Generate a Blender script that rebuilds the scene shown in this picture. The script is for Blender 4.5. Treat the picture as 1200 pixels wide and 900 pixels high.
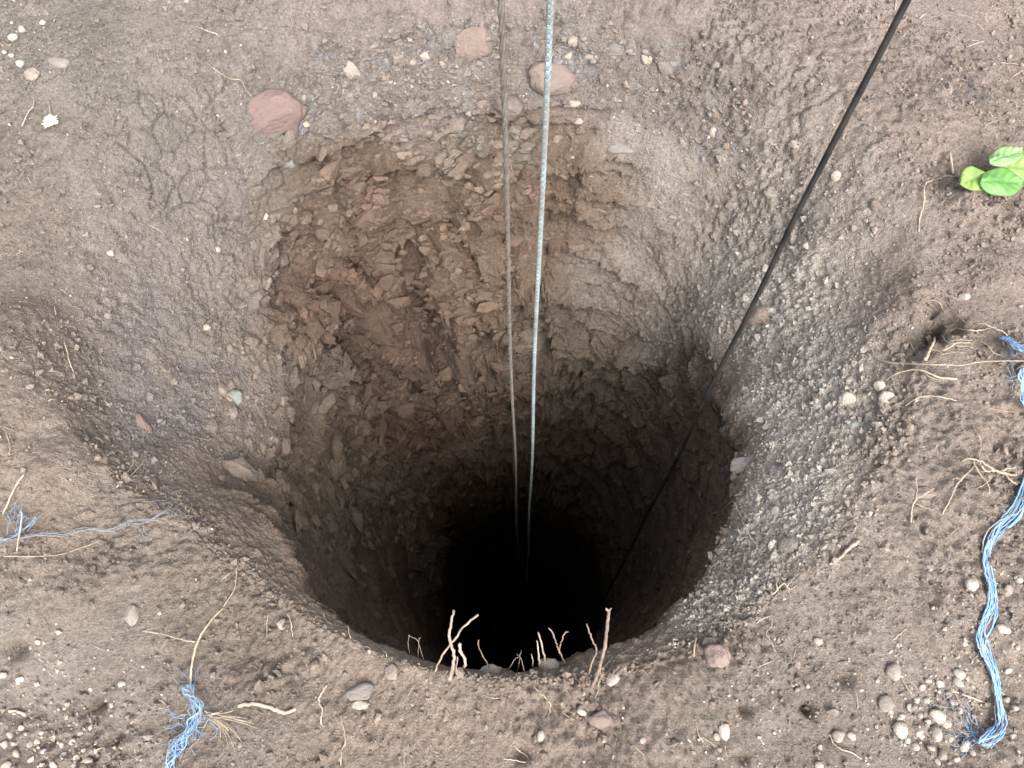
import bpy, bmesh, math, random
import numpy as np
from mathutils import Vector, Matrix, Quaternion
from mathutils.bvhtree import BVHTree

for o in list(bpy.data.objects):
    bpy.data.objects.remove(o, do_unlink=True)
S = bpy.context.scene
COL = S.collection
R = math.radians
random.seed(7)
rng = np.random.default_rng(11)

# ------------------------------------------------------------------ camera
CAM_H = 1.5
PITCH = 22.0                      # degrees away from straight down
FPX = 906.0                       # focal length in pixels of a 1200 px wide picture
cam_d = bpy.data.cameras.new('camera')
cam = bpy.data.objects.new('camera', cam_d)
COL.objects.link(cam)
cam.location = (0, 0, CAM_H)
cam.rotation_euler = (R(PITCH), 0, 0)
cam_d.sensor_width = 36.0
cam_d.lens = 36.0 * FPX / 1200.0
cam_d.clip_start = 0.02
cam_d.clip_end = 500
S.camera = cam

# ------------------------------------------------------------------ sky and sun (bright overcast)
SUN_EL, SUN_AZ = 52.0, 160.0       # azimuth clockwise from +Y
world = bpy.data.worlds.new('World')
S.world = world
world.use_nodes = True
wn = world.node_tree.nodes; wl = world.node_tree.links
wn.clear()
w_out = wn.new('ShaderNodeOutputWorld')
w_bg = wn.new('ShaderNodeBackground')
w_sky = wn.new('ShaderNodeTexSky')
w_sky.sky_type = 'NISHITA'
w_sky.sun_disc = False
w_sky.sun_elevation = R(SUN_EL)
w_sky.sun_rotation = R(SUN_AZ)
w_sky.air_density = 1.0
w_sky.dust_density = 6.0
w_sky.ozone_density = 1.0
w_hsv = wn.new('ShaderNodeHueSaturation')
w_hsv.inputs['Saturation'].default_value = 0.36
w_bg.inputs['Strength'].default_value = 0.13
wl.new(w_sky.outputs['Color'], w_hsv.inputs['Color'])
wl.new(w_hsv.outputs['Color'], w_bg.inputs['Color'])
wl.new(w_bg.outputs['Background'], w_out.inputs['Surface'])

sun_d = bpy.data.lights.new('sun', 'SUN')
sun_d.energy = 0.95
sun_d.angle = R(40)
sun_d.color = (1.0, 0.97, 0.93)
sun = bpy.data.objects.new('sun', sun_d)
COL.objects.link(sun)
sd = Vector((math.sin(R(SUN_AZ)) * math.cos(R(SUN_EL)), math.cos(R(SUN_AZ)) * math.cos(R(SUN_EL)), math.sin(R(SUN_EL))))
sun.rotation_euler = sd.to_track_quat('Z', 'Y').to_euler()
sun.location = sd * 20

S.view_settings.view_transform = 'Standard'
S.view_settings.look = 'None'
S.view_settings.exposure = 1.62
S.view_settings.gamma = 1.0
S.view_settings.use_curve_mapping = False
S.render.engine = 'CYCLES'
S.cycles.max_bounces = 6
S.cycles.diffuse_bounces = 2

# ------------------------------------------------------------------ helpers: noise
_perm = np.random.default_rng(3).permutation(256).astype(np.int32)
_perm = np.concatenate([_perm, _perm, _perm])
_g = np.random.default_rng(4).normal(size=(256, 3)).astype(np.float32)
_g /= np.linalg.norm(_g, axis=1, keepdims=True)


from concurrent.futures import ThreadPoolExecutor
_pool = ThreadPoolExecutor(6)


def chunked(fn, P, *args):
    n = len(P); st = 24000
    if n <= st: return fn(P, *args)
    return list(_pool.map(lambda k: fn(P[k:k + st], *args), range(0, n, st)))


def perlin(P, seed=0):
    r = chunked(_perlin, P, seed)
    return np.concatenate(r) if isinstance(r, list) else r


def worley(P, seed=0, planar=False):
    r = chunked(_worley, P, seed, planar)
    return tuple(np.concatenate(c) for c in zip(*r)) if isinstance(r, list) else r


def _perlin(P, seed=0):
    P = P.astype(np.float32)
    i = np.floor(P).astype(np.int32)
    f = P - i
    i = (i + seed * 37) & 255
    u = f * f * f * (f * (f * 6 - 15) + 10)
    out = None
    res = []
    for dx in (0, 1):
        for dy in (0, 1):
            for dz in (0, 1):
                h = _perm[_perm[_perm[(i[:, 0] + dx) & 255] + ((i[:, 1] + dy) & 255)] + ((i[:, 2] + dz) & 255)]
                g = _g[h]
                res.append(g[:, 0] * (f[:, 0] - dx) + g[:, 1] * (f[:, 1] - dy) + g[:, 2] * (f[:, 2] - dz))
    ux, uy, uz = u[:, 0], u[:, 1], u[:, 2]
    l = lambda a, b, t: a + (b - a) * t
    x00 = l(res[0], res[4], ux); x01 = l(res[1], res[5], ux)
    x10 = l(res[2], res[6], ux); x11 = l(res[3], res[7], ux)
    return l(l(x00, x10, uy), l(x01, x11, uy), uz) * 1.5


def fbm(P, octaves, seed=0, gain=0.5, mode=0):
    a, s, tot = 1.0, 0.0, 0.0
    Q = P.copy()
    for k in range(octaves):
        n = perlin(Q, seed + k)
        if mode == 1: n = np.abs(n) * 2 - 0.5          # billow
        if mode == 2: n = 0.5 - np.abs(n) * 2           # ridged
        s = s + a * n; tot += a
        a *= gain; Q = Q * 2.03 + 5.1
    return s / tot


def _worley(P, seed=0, planar=False):
    """F1, F2, per cell random numbers (n,4) and vector from the cell's point"""
    P = P.astype(np.float32)
    n = len(P)
    i = np.floor(P).astype(np.int32)
    F1 = np.full(n, 9.0, np.float32); F2 = np.full(n, 9.0, np.float32)
    ID = np.zeros(n, np.int32); V = np.zeros((n, 3), np.float32)
    rt = np.random.default_rng(100 + seed).random((256, 3)).astype(np.float32) * 0.86 + 0.07
    for dx in (-1, 0, 1):
        for dy in (-1, 0, 1):
            for dz in ((0,) if planar else (-1, 0, 1)):
                c = i + np.array([dx, dy, dz], np.int32)
                h = _perm[_perm[_perm[c[:, 0] & 255] + (c[:, 1] & 255)] + (c[:, 2] & 255)]
                v = P - (c + rt[h])
                if planar: v[:, 2] = 0
                d = np.sqrt((v * v).sum(1))
                closer = d < F1
                F2 = np.where(closer, F1, np.minimum(F2, d))
                F1 = np.where(closer, d, F1)
                ID = np.where(closer, h, ID)
                V[closer] = v[closer]
    rr = np.random.default_rng(200 + seed).random((256, 4)).astype(np.float32)
    return F1, F2, rr[ID], V


def facets(P, seed, tilt=1.0):
    """broken-rock relief: every cell is a tilted plate with its own height"""
    F1, F2, r, V = worley(P, seed)
    pl = ((r[:, 1:4] * 2 - 1) * V).sum(1) * tilt
    return (r[:, 0] - 0.5) + pl, F2 - F1


def sstep(a, b, x):
    t = np.clip((x - a) / (b - a), 0, 1)
    return t * t * (3 - 2 * t)


# ------------------------------------------------------------------ helpers: materials
def new_mat(name):
    m = bpy.data.materials.new(name)
    m.use_nodes = True
    nt = m.node_tree
    nt.nodes.clear()
    out = nt.nodes.new('ShaderNodeOutputMaterial')
    b = nt.nodes.new('ShaderNodeBsdfPrincipled')
    nt.links.new(b.outputs[0], out.inputs[0])
    return m, nt, b


def soil_material(name, bump=0.5, scale=1.0):
    m, nt, b = new_mat(name)
    N, L = nt.nodes.new, nt.links.new
    at = N('ShaderNodeAttribute'); at.attribute_name = 'soil_col'
    tc = N('ShaderNodeTexCoord')
    n1 = N('ShaderNodeTexNoise'); n1.inputs['Scale'].default_value = 140 * scale; n1.inputs['Detail'].default_value = 6; n1.inputs['Roughness'].default_value = 0.7
    n2 = N('ShaderNodeTexNoise'); n2.inputs['Scale'].default_value = 420 * scale; n2.inputs['Detail'].default_value = 4; n2.inputs['Roughness'].default_value = 0.75
    L(tc.outputs['Object'], n1.inputs['Vector']); L(tc.outputs['Object'], n2.inputs['Vector'])
    r1 = N('ShaderNodeMapRange'); r1.inputs[1].default_value = 0.3; r1.inputs[2].default_value = 0.7; r1.inputs[3].default_value = 0.62; r1.inputs[4].default_value = 1.34
    r2 = N('ShaderNodeMapRange'); r2.inputs[1].default_value = 0.3; r2.inputs[2].default_value = 0.7; r2.inputs[3].default_value = 0.70; r2.inputs[4].default_value = 1.30
    L(n1.outputs['Fac'], r1.inputs[0]); L(n2.outputs['Fac'], r2.inputs[0])
    mu = N('ShaderNodeMath'); mu.operation = 'MULTIPLY'
    L(r1.outputs[0], mu.inputs[0]); L(r2.outputs[0], mu.inputs[1])
    mx = N('ShaderNodeVectorMath'); mx.operation = 'SCALE'
    L(at.outputs['Color'], mx.inputs[0]); L(mu.outputs[0], mx.inputs['Scale'])
    # sparse pale mineral grains
    vo = N('ShaderNodeTexVoronoi'); vo.inputs['Scale'].default_value = 130 * scale
    L(tc.outputs['Object'], vo.inputs['Vector'])
    sp = N('ShaderNodeMapRange'); sp.inputs[1].default_value = 0.16; sp.inputs[2].default_value = 0.10; sp.inputs[3].default_value = 0.0; sp.inputs[4].default_value = 0.55
    L(vo.outputs['Distance'], sp.inputs[0])
    sel = N('ShaderNodeSeparateColor'); L(vo.outputs['Color'], sel.inputs[0])
    gt = N('ShaderNodeMath'); gt.operation = 'GREATER_THAN'; gt.inputs[1].default_value = 0.8
    L(sel.outputs[0], gt.inputs[0])
    sm = N('ShaderNodeMath'); sm.operation = 'MULTIPLY'; L(sp.outputs[0], sm.inputs[0]); L(gt.outputs[0], sm.inputs[1])
    mix = N('ShaderNodeMix'); mix.data_type = 'RGBA'
    mix.inputs['B'].default_value = (0.42, 0.37, 0.31, 1)
    L(sm.outputs[0], mix.inputs['Factor']); L(mx.outputs[0], mix.inputs['A'])
    L(mix.outputs['Result'], b.inputs['Base Color'])
    b.inputs['Roughness'].default_value = 0.95
    b.inputs['Specular IOR Level'].default_value = 0.12
    ad = N('ShaderNodeMath'); ad.operation = 'MULTIPLY_ADD'; ad.inputs[1].default_value = 0.35
    L(n2.outputs['Fac'], ad.inputs[0]); L(n1.outputs['Fac'], ad.inputs[2])
    hs = ad.outputs[0]
    for sc_v, wt_v in ((190, .55), (420, .3)):
        vg = N('ShaderNodeTexVoronoi'); vg.inputs['Scale'].default_value = sc_v * scale
        L(tc.outputs['Object'], vg.inputs['Vector'])
        sg = N('ShaderNodeSeparateColor'); L(vg.outputs['Color'], sg.inputs[0])
        iv = N('ShaderNodeMapRange'); iv.inputs[1].default_value = 0.0; iv.inputs[2].default_value = .6; iv.inputs[3].default_value = 1.0; iv.inputs[4].default_value = 0.0
        L(vg.outputs['Distance'], iv.inputs[0])
        pw_ = N('ShaderNodeMath'); pw_.operation = 'POWER'; pw_.inputs[1].default_value = 2.0; L(sg.outputs[1], pw_.inputs[0])
        mg = N('ShaderNodeMath'); mg.operation = 'MULTIPLY'; L(iv.outputs[0], mg.inputs[0]); L(pw_.outputs[0], mg.inputs[1])
        ag = N('ShaderNodeMath'); ag.operation = 'MULTIPLY_ADD'; ag.inputs[1].default_value = wt_v
        L(mg.outputs[0], ag.inputs[0]); L(hs, ag.inputs[2]); hs = ag.outputs[0]
    bp = N('ShaderNodeBump'); bp.inputs['Strength'].default_value = bump; bp.inputs['Distance'].default_value = 0.012
    L(hs, bp.inputs['Height']); L(bp.outputs[0], b.inputs['Normal'])
    return m


def plain_material(name, c1, c2, scale=60, rough=0.8, bump=0.3, dist=0.003, spec=0.25, vary=0.2, stretch=None):
    m, nt, b = new_mat(name)
    N, L = nt.nodes.new, nt.links.new
    tc = N('ShaderNodeTexCoord')
    no = N('ShaderNodeTexNoise'); no.inputs['Scale'].default_value = scale; no.inputs['Detail'].default_value = 6; no.inputs['Roughness'].default_value = 0.65
    src = tc.outputs['Object']
    if stretch:
        mp = N('ShaderNodeMapping'); mp.inputs['Scale'].default_value = stretch
        L(src, mp.inputs['Vector']); src = mp.outputs[0]
    L(src, no.inputs['Vector'])
    rp = N('ShaderNodeMapRange'); rp.inputs[1].default_value = 0.35; rp.inputs[2].default_value = 0.65
    L(no.outputs['Fac'], rp.inputs[0])
    mix = N('ShaderNodeMix'); mix.data_type = 'RGBA'
    mix.inputs['A'].default_value = (*c1, 1); mix.inputs['B'].default_value = (*c2, 1)
    L(rp.outputs[0], mix.inputs['Factor'])
    oi = N('ShaderNodeObjectInfo')
    rv = N('ShaderNodeMapRange'); rv.inputs[3].default_value = 1 - vary; rv.inputs[4].default_value = 1 + vary
    L(oi.outputs['Random'], rv.inputs[0])
    sc = N('ShaderNodeVectorMath'); sc.operation = 'SCALE'
    L(mix.outputs['Result'], sc.inputs[0]); L(rv.outputs[0], sc.inputs['Scale'])
    L(sc.outputs[0], b.inputs['Base Color'])
    b.inputs['Roughness'].default_value = rough
    b.inputs['Specular IOR Level'].default_value = spec
    bp = N('ShaderNodeBump'); bp.inputs['Strength'].default_value = bump; bp.inputs['Distance'].default_value = dist
    L(no.outputs['Fac'], bp.inputs['Height']); L(bp.outputs[0], b.inputs['Normal'])
    return m


M = {}
M['soil'] = soil_material('dry_soil', 0.75)
M['crumb'] = soil_material('soil_crumb', 0.5, 1.0)
M['pink_stone'] = plain_material('pink_stone', (0.26, 0.175, 0.16), (0.21, 0.165, 0.14), 3.2, 0.95, 0.45, 0.10)
M['dusty_stone'] = plain_material('dusty_stone', (0.275, 0.205, 0.18), (0.225, 0.185, 0.155), 3.2, 0.95, 0.45, 0.10)
M['pale_stone'] = plain_material('pale_stone', (0.38, 0.335, 0.285), (0.275, 0.235, 0.2), 3.2, 0.85, 0.45, 0.10, 0.2, 0.22)
M['white_stone'] = plain_material('white_stone', (0.52, 0.475, 0.41), (0.38, 0.34, 0.29), 3.2, 0.8, 0.45, 0.10, 0.2, 0.1)
M['grey_stone'] = plain_material('grey_stone', (0.20, 0.19, 0.178), (0.19, 0.16, 0.136), 3.2, 0.93, 0.45, 0.10, 0.25, 0.3)
M['blue_stone'] = plain_material('blue_grey_stone', (0.185, 0.187, 0.182), (0.185, 0.158, 0.136), 3.2, 0.93, 0.45, 0.10, 0.25, 0.25)
M['teal_stone'] = plain_material('pale_green_stone', (0.27, 0.28, 0.25), (0.20, 0.20, 0.175), 3.2, 0.85, 0.45, 0.10, 0.25, 0.1)
M['brown_stone'] = plain_material('brown_stone', (0.26, 0.185, 0.135), (0.17, 0.115, 0.085), 3.2, 0.92, 0.45, 0.10, 0.12, 0.25)
M['rock'] = plain_material('layered_rock', (0.25, 0.165, 0.11), (0.15, 0.095, 0.065), 3.2, 0.92, 0.45, 0.10, 0.12, 0.25, (1, 1, 3))
for k_ in ('rock', 'brown_stone'):
    nt_ = M[k_].node_tree
    b_ = [n for n in nt_.nodes if n.type == 'BSDF_PRINCIPLED'][0]
    oi_ = [n for n in nt_.nodes if n.type == 'OBJECT_INFO'][0]
    sc_ = [n for n in nt_.nodes if n.type == 'VECT_MATH'][0]
    no_ = [n for n in nt_.nodes if n.type == 'TEX_NOISE'][0]
    mr_ = nt_.nodes.new('ShaderNodeMapRange'); mr_.inputs[1].default_value = .3; mr_.inputs[2].default_value = .7; mr_.inputs[3].default_value = .75; mr_.inputs[4].default_value = 1.25
    nt_.links.new(no_.outputs['Fac'], mr_.inputs[0])
    nt_.links.new(oi_.outputs['Color'], sc_.inputs[0]); nt_.links.new(mr_.outputs[0], sc_.inputs['Scale'])
M['straw'] = plain_material('pale_straw', (0.48, 0.40, 0.30), (0.27, 0.215, 0.16), 60, 0.7, 0.25, 0.001, 0.25, 0.15)
M['root'] = plain_material('pale_root', (0.44, 0.36, 0.28), (0.225, 0.178, 0.14), 70, 0.8, 0.4, 0.0015, 0.2, 0.2)
M['root_brown'] = plain_material('brown_root', (0.23, 0.175, 0.135), (0.14, 0.105, 0.08), 110, 0.85, 0.5, 0.0015, 0.2, 0.25)
M['twig_grey'] = plain_material('grey_twig', (0.27, 0.21, 0.17), (0.15, 0.11, 0.09), 120, 0.85, 0.5, 0.0015, 0.2, 0.15)
M['twine'] = plain_material('blue_twine', (0.12, 0.30, 0.58), (0.27, 0.37, 0.46), 55, 0.5, 0.2, 0.001, 0.4, 0.25)
M['twine_dusty'] = plain_material('dusty_blue_twine', (0.20, 0.25, 0.32), (0.23, 0.23, 0.23), 60, 0.7, 0.2, 0.001, 0.3, 0.2)
M['rope_grey'] = plain_material('grey_rope', (0.17, 0.152, 0.133), (0.10, 0.088, 0.077), 150, 0.8, 0.5, 0.002, 0.2, 0.15)
M['rope_white'] = plain_material('white_rope_yarn', (0.37, 0.41, 0.41), (0.20, 0.205, 0.195), 26, 0.6, 0.3, 0.001, 0.3, 0.05)
M['rope_blue'] = plain_material('blue_rope_yarn', (0.17, 0.27, 0.31), (0.18, 0.19, 0.185), 26, 0.6, 0.3, 0.001, 0.3, 0.05)
M['cable'] = plain_material('black_rubber', (0.012, 0.012, 0.014), (0.04, 0.036, 0.032), 18, 0.5, 0.3, 0.001, 0.35, 0.0)
M['flower'] = plain_material('white_bloom', (0.80, 0.78, 0.66), (0.66, 0.62, 0.48), 120, 0.8, 0.3, 0.001, 0.2, 0.0)

# ------------------------------------------------------------------ terrain: ground with a hand dug pit
CX, CY = -0.02, 0.65               # pit axis
NECK = 0.585                       # shaft radius
NT = 1200
th = np.linspace(-np.pi, np.pi, NT, endpoint=False)
deg = np.degrees(th)


def per(keys):
    k = sorted(keys)
    a = np.array([x[0] for x in k]); v = np.array([x[1] for x in k])
    # periodic cosine interpolation
    a2 = np.concatenate([a - 360, a, a + 360]); v2 = np.tile(v, 3)
    j = np.searchsorted(a2, deg) - 1
    t = (deg - a2[j]) / (a2[j + 1] - a2[j])
    t = (1 - np.cos(t * np.pi)) / 2 * 0.6 + t * 0.4
    y = v2[j] + (v2[j + 1] - v2[j]) * t
    kern = np.hanning(41); kern /= kern.sum()
    return np.convolve(np.concatenate([y[-20:], y, y[:20]]), kern, 'valid')


RIM = per([(0, .88), (-20, .80), (-45, .70), (-70, .65), (-90, .625), (-110, .622), (-132, .635), (-150, .70), (-165, .84),
           (-178, .99), (162, 1.12), (135, 1.16), (110, 1.13), (90, 1.10), (65, 1.13), (45, 1.12), (25, 1.02)])
ZNECK = per([(0, -.34), (-30, -.17), (-60, -.075), (-90, -.05), (-120, -.05), (-145, -.10), (-170, -.34), (160, -.46),
             (130, -.44), (108, -.50), (88, -.72), (65, -.95), (45, -.95), (25, -.62)])
RWOB = per([(-180, .0), (-150, 0), (-120, .012), (-90, .02), (-60, .01), (-25, -.02), (0, -.02), (25, .03), (42, .08), (65, .06), (90, .07), (108, .10), (125, .16), (140, .14), (155, .06), (167, .0)])
UNDER = per([(180, .03), (-160, .02), (-140, .015), (-110, .04), (-60, .04), (-30, .05), (0, .05), (30, .0), (90, .0), (130, .0), (150, .02), (165, .03)])
ZE = per([(-90, 1.2), (0, 1.2), (60, .95), (90, .85), (120, .95), (165, 1.2)])
TAPER = per([(-90, -.04), (-115, .0), (-145, .14), (-175, .21), (150, .19), (110, .14), (70, .11), (30, .07), (0, .05), (-40, .01), (-65, -.03)])
PW = per([(-170, 1.1), (-90, 1.1), (0, 1.3), (40, 1.9), (70, 1.9), (95, 1.5), (120, 1.15), (160, 1.1)])
# rows
far = np.geomspace(90, 2.35, 22)[:-1]
NG, NF, NS, NC = 260, 170, 360, 50
rows_r, rows_z = [], []
one = np.ones(NT)
for q in far:
    rows_r.append(q * one); rows_z.append(0 * one)
for k in range(NG):
    t = k / NG
    rows_r.append(2.35 + (RIM - 2.35) * t); rows_z.append(0 * one)
I_RIM = len(rows_r)
for k in range(NF):
    t = k / NF
    rows_r.append(RIM + (NECK + RWOB - RIM) * (1 - (1 - t) ** PW) ** .9); rows_z.append(ZNECK * (t ** ZE))
I_NECK = len(rows_r)
ZF = -3.6
for k in range(NS):
    t = (k / NS) ** 1.6
    z = ZNECK + (ZF - ZNECK) * t
    rows_r.append(NECK + RWOB * (1 - .85 * sstep(.3, 1.5, -z)) + UNDER * sstep(0, .10, ZNECK - z) * (1 - .8 * sstep(.5, 1.8, -z)) - TAPER * sstep(-.2, 2.6, ZNECK - z) + 0.015 * np.sin(z * 3 + th * 2) * sstep(.3, .8, -z)); rows_z.append(z)
for k in range(NC + 1):
    z = ZF + (-11.0 - ZF) * (k / NC)
    rows_r.append(NECK + RWOB * .15 + UNDER * .2 - TAPER + 0.015 * np.sin(z * 3 + th * 2)); rows_z.append(z * one)
RR = np.array(rows_r); ZZ = np.array(rows_z)
NR = len(RR)
i0, i1 = len(far) + 5, I_NECK + NS - 5
for _ in range(2):                  # round the lip and the neck
    for A in (RR, ZZ):
        c = np.cumsum(np.pad(A, ((4, 4), (0, 0)), mode='edge'), axis=0)
        sm = (c[8:] - c[:-8]) / 8.0
        sm = np.vstack([A[:1], sm])[:NR]
        A[i0:i1] = sm[i0:i1]
X = CX + RR * np.cos(th)[None]; Y = CY + RR * np.sin(th)[None]; Z = ZZ.copy()


def blob(px, py, rad, amp, sharp=2.0):
    return amp * np.exp(-(((X - px) ** 2 + (Y - py) ** 2) / rad ** 2) ** (sharp / 2))


def plan(px, py, z=0.0):
    """picture point -> point on the plane at height z"""
    d = ray(px, py)
    k = (z - CAM_H) / d.z
    return Vector((d.x * k, d.y * k, z))


def ray(px, py):
    a = R(90 - PITCH)
    u = -(py - 450) / FPX
    return Vector(((px - 600) / FPX, math.cos(a) + u * math.sin(a), -math.sin(a) + u * math.cos(a)))


gmask = 1 - sstep(I_RIM - 20, I_RIM + 70, np.arange(NR))[:, None] * one[None]      # 1 on the ground, 0 in the pit
# spoil mounds around the rim
Z += gmask * (blob(-1.12, .52, .24, .10, 3) + blob(-1.05, .22, .24, .06, 3) + blob(-.80, .27, .15, .03) + blob(1.02, .66, .20, .06)
              + blob(.98, .30, .22, .045) + blob(1.1, 1.1, .3, .05) + blob(-1.3, 1.5, .5, .04))
flat = np.stack([X.ravel(), Y.ravel(), Z.ravel()], 1).astype(np.float32)
# base normals
P3 = flat.reshape(NR, NT, 3)
du = np.roll(P3, -1, 1) - np.roll(P3, 1, 1)
dv = np.gradient(P3, axis=0)
NRM = np.cross(dv, du)
NRM /= np.linalg.norm(NRM, axis=2, keepdims=True) + 1e-9
if NRM[60, :, 2].mean() < 0: NRM = -NRM
nf = NRM.reshape(-1, 3)
rowi = np.repeat(np.arange(NR), NT)
dg = np.tile(deg, NR)
near = rowi >= len(far) - 3
x, y, z = flat[:, 0], flat[:, 1], flat[:, 2]
rad = RR.ravel()
gm = gmask.ravel()
low1 = perlin(flat * 1.7, 1); low2 = perlin(flat * 4.1, 2); low3 = perlin(flat * 9.0, 3)


def ang(c, w, soft=10):             # 1 within w degrees of direction c
    d = np.abs((dg - c + 180) % 360 - 180) + low2 * 15 + low3 * 8
    return 1 - sstep(w - soft, w + soft, d)


depth = -z
zn = np.tile(ZNECK, NR)
fz = np.clip(z / zn, 0, 4)           # 0 at the rim, 1 at the neck, more in the shaft
# --- what the wall is made of
rockm = ang(106, 40, 15) * sstep(.14, .32, depth + low2 * .09 + low3 * .05 - .03 * np.abs((dg - 95) / 60))
shaft = sstep(.62, 1.15, fz + low2 * .35 + low3 * .15)
rock = np.clip(np.maximum(rockm, shaft), 0, 1) * (1 - gm)
gravel = ang(88, 46, 10) * sstep(.03, .10, depth + low3 * .05) * (1 - sstep(.19, .29, depth + low2 * .07))
leftslope = ang(168, 34, 9) * (1 - gm) * (1 - rock)
rightslope = np.maximum(ang(5, 56, 10), ang(50, 32, 10) * sstep(.2, .34, depth + low3 * .05)) * (1 - gm) * (1 - shaft)
topsoil = gm

# --- relief
D = np.zeros(len(flat), np.float32)
s = near
Q = flat[s]
wv = np.stack([perlin(Q * 7, 11), perlin(Q * 7, 12), perlin(Q * 7, 13)], 1)
wv2 = np.stack([perlin(Q * 22, 14), perlin(Q * 22, 15), perlin(Q * 22, 16)], 1)
soilr = low2[s] * .022 + perlin(Q * 11, 21) * .011
cl = fbm(Q * 21 + wv * .6, 5, 22, .68)
soilr = soilr + cl * .018 * (.55 + .9 * np.clip(perlin(Q * 3.1, 33) + .35, 0, 1))
soilr = soilr + fbm(Q * 90, 3, 26, .65) * .015
# crumbly clods here and there
F1, F2, rc, V = worley(Q * 38 + wv * .8 + wv2 * .4, 1)
crumbm = sstep(-.15, .25, perlin(Q * 5.2, 31) + .12)
soilr = soilr + crumbm * (np.clip(.55 - F1, 0, 1) * .030 * (.2 + rc[:, 0] ** 1.5) + np.clip(F2 - F1, 0, .3) * .022 * rc[:, 1] - .006)
F1, F2, rc, V = worley(Q * 84 + wv2 * .8, 2)
soilr = soilr + (.35 + .65 * crumbm) * (np.clip(F2 - F1, 0, .4) * .010 * (.2 + rc[:, 0]) + np.clip(.5 - F1, 0, 1) * .008 * rc[:, 1] - .002)
patchm = .5 + .85 * sstep(-.3, .4, perlin(Q * 2.6, 91) + .5 * perlin(Q * 7, 92))
D[s] += soilr * patchm * np.clip(.35 + gm[s] * .65 + leftslope[s] * .05 + rightslope[s] * .25, 0, 1) * (1 - .5 * rock[s])
# rock: tilted plates in three sizes, bedded nearly flat, plus beds that stick out
rk = rock > .02
q = flat[rk]
a_ = np.arctan2(q[:, 1] - CY, q[:, 0] - CX)
adeg = np.degrees(a_)
seg = np.sqrt(np.diff(RR, axis=0) ** 2 + np.diff(Z, axis=0) ** 2)
SL = np.vstack([np.zeros((1, NT)), np.cumsum(seg, axis=0)])
SL = (SL - SL[I_RIM][None]).ravel().astype(np.float32)[rk]
arc = ((a_ + np.pi / 2) % (2 * np.pi)) * .66
w1 = np.stack([perlin(q * 6, 41), perlin(q * 6, 42), 0 * a_], 1)
w2 = np.stack([perlin(q * 24, 44), perlin(q * 24, 45), 0 * a_], 1)
w3 = np.stack([perlin(q * 70, 49), perlin(q * 70, 50), 0 * a_], 1)
uv = np.stack([arc, SL, 0 * arc], 1).astype(np.float32)
us = uv + w1 * .040 + w2 * .008 + w3 * .0014


def fac(sc, seed, tilt):
    F1, F2, r_, V = worley(us * np.array(sc, np.float32), seed, True)
    return (r_[:, 0] - .5) + ((r_[:, 1:4] * 2 - 1) * V).sum(1) * tilt, F2 - F1


def ledge(freq, seed, p):
    """beds that grow outwards as they go down and then undercut; broken sideways into blocks"""
    F1, F2, r_, V = worley(us * np.array([freq * .45, freq * .30, 1], np.float32), seed, True)
    b_ = -us[:, 1] * freq + r_[:, 0] * 1.0 + us[:, 0] * freq * (r_[:, 2] - .5) * .5
    fr = 1 - (b_ - np.floor(b_))
    return fr ** p * (.25 + r_[:, 1])


f1, e1 = fac((7, 11, 1), 5, 1.2)
f2, e2 = fac((17, 25, 1), 6, 1.3)
f3, e3 = fac((40, 66, 1), 7, 1.3)
back = np.exp(-((adeg - 105 + 180) % 360 - 180) ** 2 / 70.0 ** 2)
amp = (.18 + .9 * back) * rock[rk] ** 1.5
dr = f1 * .055 + f2 * .018 + ledge(6.0, 21, 1.6) * .105 + ledge(14.0, 22, 1.3) * .038 + ledge(30.0, 24, 1.0) * .012 + fbm(q * 7, 2, 90) * .05 - .07
# deep vertical gullies on the left of the back wall
dr = dr - .12 * np.exp(-((adeg - 122 + w1[:, 0] * 10 - q[:, 2] * 6) / 4.0) ** 2) * sstep(.3, .5, -q[:, 2]) * (1 - sstep(1.2, 1.8, -q[:, 2]))
dr = dr - .11 * np.exp(-((adeg - 141 + w1[:, 1] * 10 - q[:, 2] * 5) / 4.5) ** 2) * sstep(.25, .45, -q[:, 2]) * (1 - sstep(1.2, 1.8, -q[:, 2]))
dr = dr - .06 * np.exp(-((adeg - 100 + w1[:, 1] * 12) / 3.0) ** 2) * sstep(.4, .5, -q[:, 2]) * (1 - sstep(.7, 1.0, -q[:, 2]))
DC = np.zeros(len(flat), np.float32)
DC[rk] = dr * amp
# broken beds rest on slopes, not on flat shelves: above a jutting point the wall leans back at most this steeply
D2 = DC.reshape(NR, NT)
ic_ = I_NECK + NS - 6
D2[ic_:] = D2[ic_:] * .3
for k in range(ic_, I_RIM, -1):
    dl = seg[k] * .9
    nx = D2[k + 1]
    nx = .4 * nx + .18 * (np.roll(nx, 1) + np.roll(nx, -1)) + .12 * (np.roll(nx, 3) + np.roll(nx, -3))
    D2[k] = np.maximum(D2[k], nx - dl)
mrow = D2[ic_ - 60:ic_ - 4].mean(0)
mrow = sum(np.roll(mrow, k_) for k_ in range(-20, 21)) / 41
D2[ic_:] += (mrow - D2[ic_:].mean(0))[None]
wb = sstep(0, 50, np.arange(ic_ - 50, ic_))[:, None]
D2[ic_ - 50:ic_] = D2[ic_ - 50:ic_] * (1 - wb * .6) + mrow[None] * wb * .6
D += D2.ravel() * (rock > .02)
D[rk] += amp * (f3 * .007 + ledge(60.0, 23, 1.0) * .009 + fbm(q * 45, 4, 48, .65) * .020 + fbm(q * 16, 3, 49, .6) * .016)
# overhang shelf above the hollow in the back wall
D += .016 * ang(98, 34, 8) * np.exp(-((depth - .42 - low2 * .08) / .05) ** 2) * (1 - gm)
D -= .028 * ang(80, 30, 10) * np.exp(-((depth - .56 - low2 * .08) / .08) ** 2) * (1 - gm)
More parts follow.
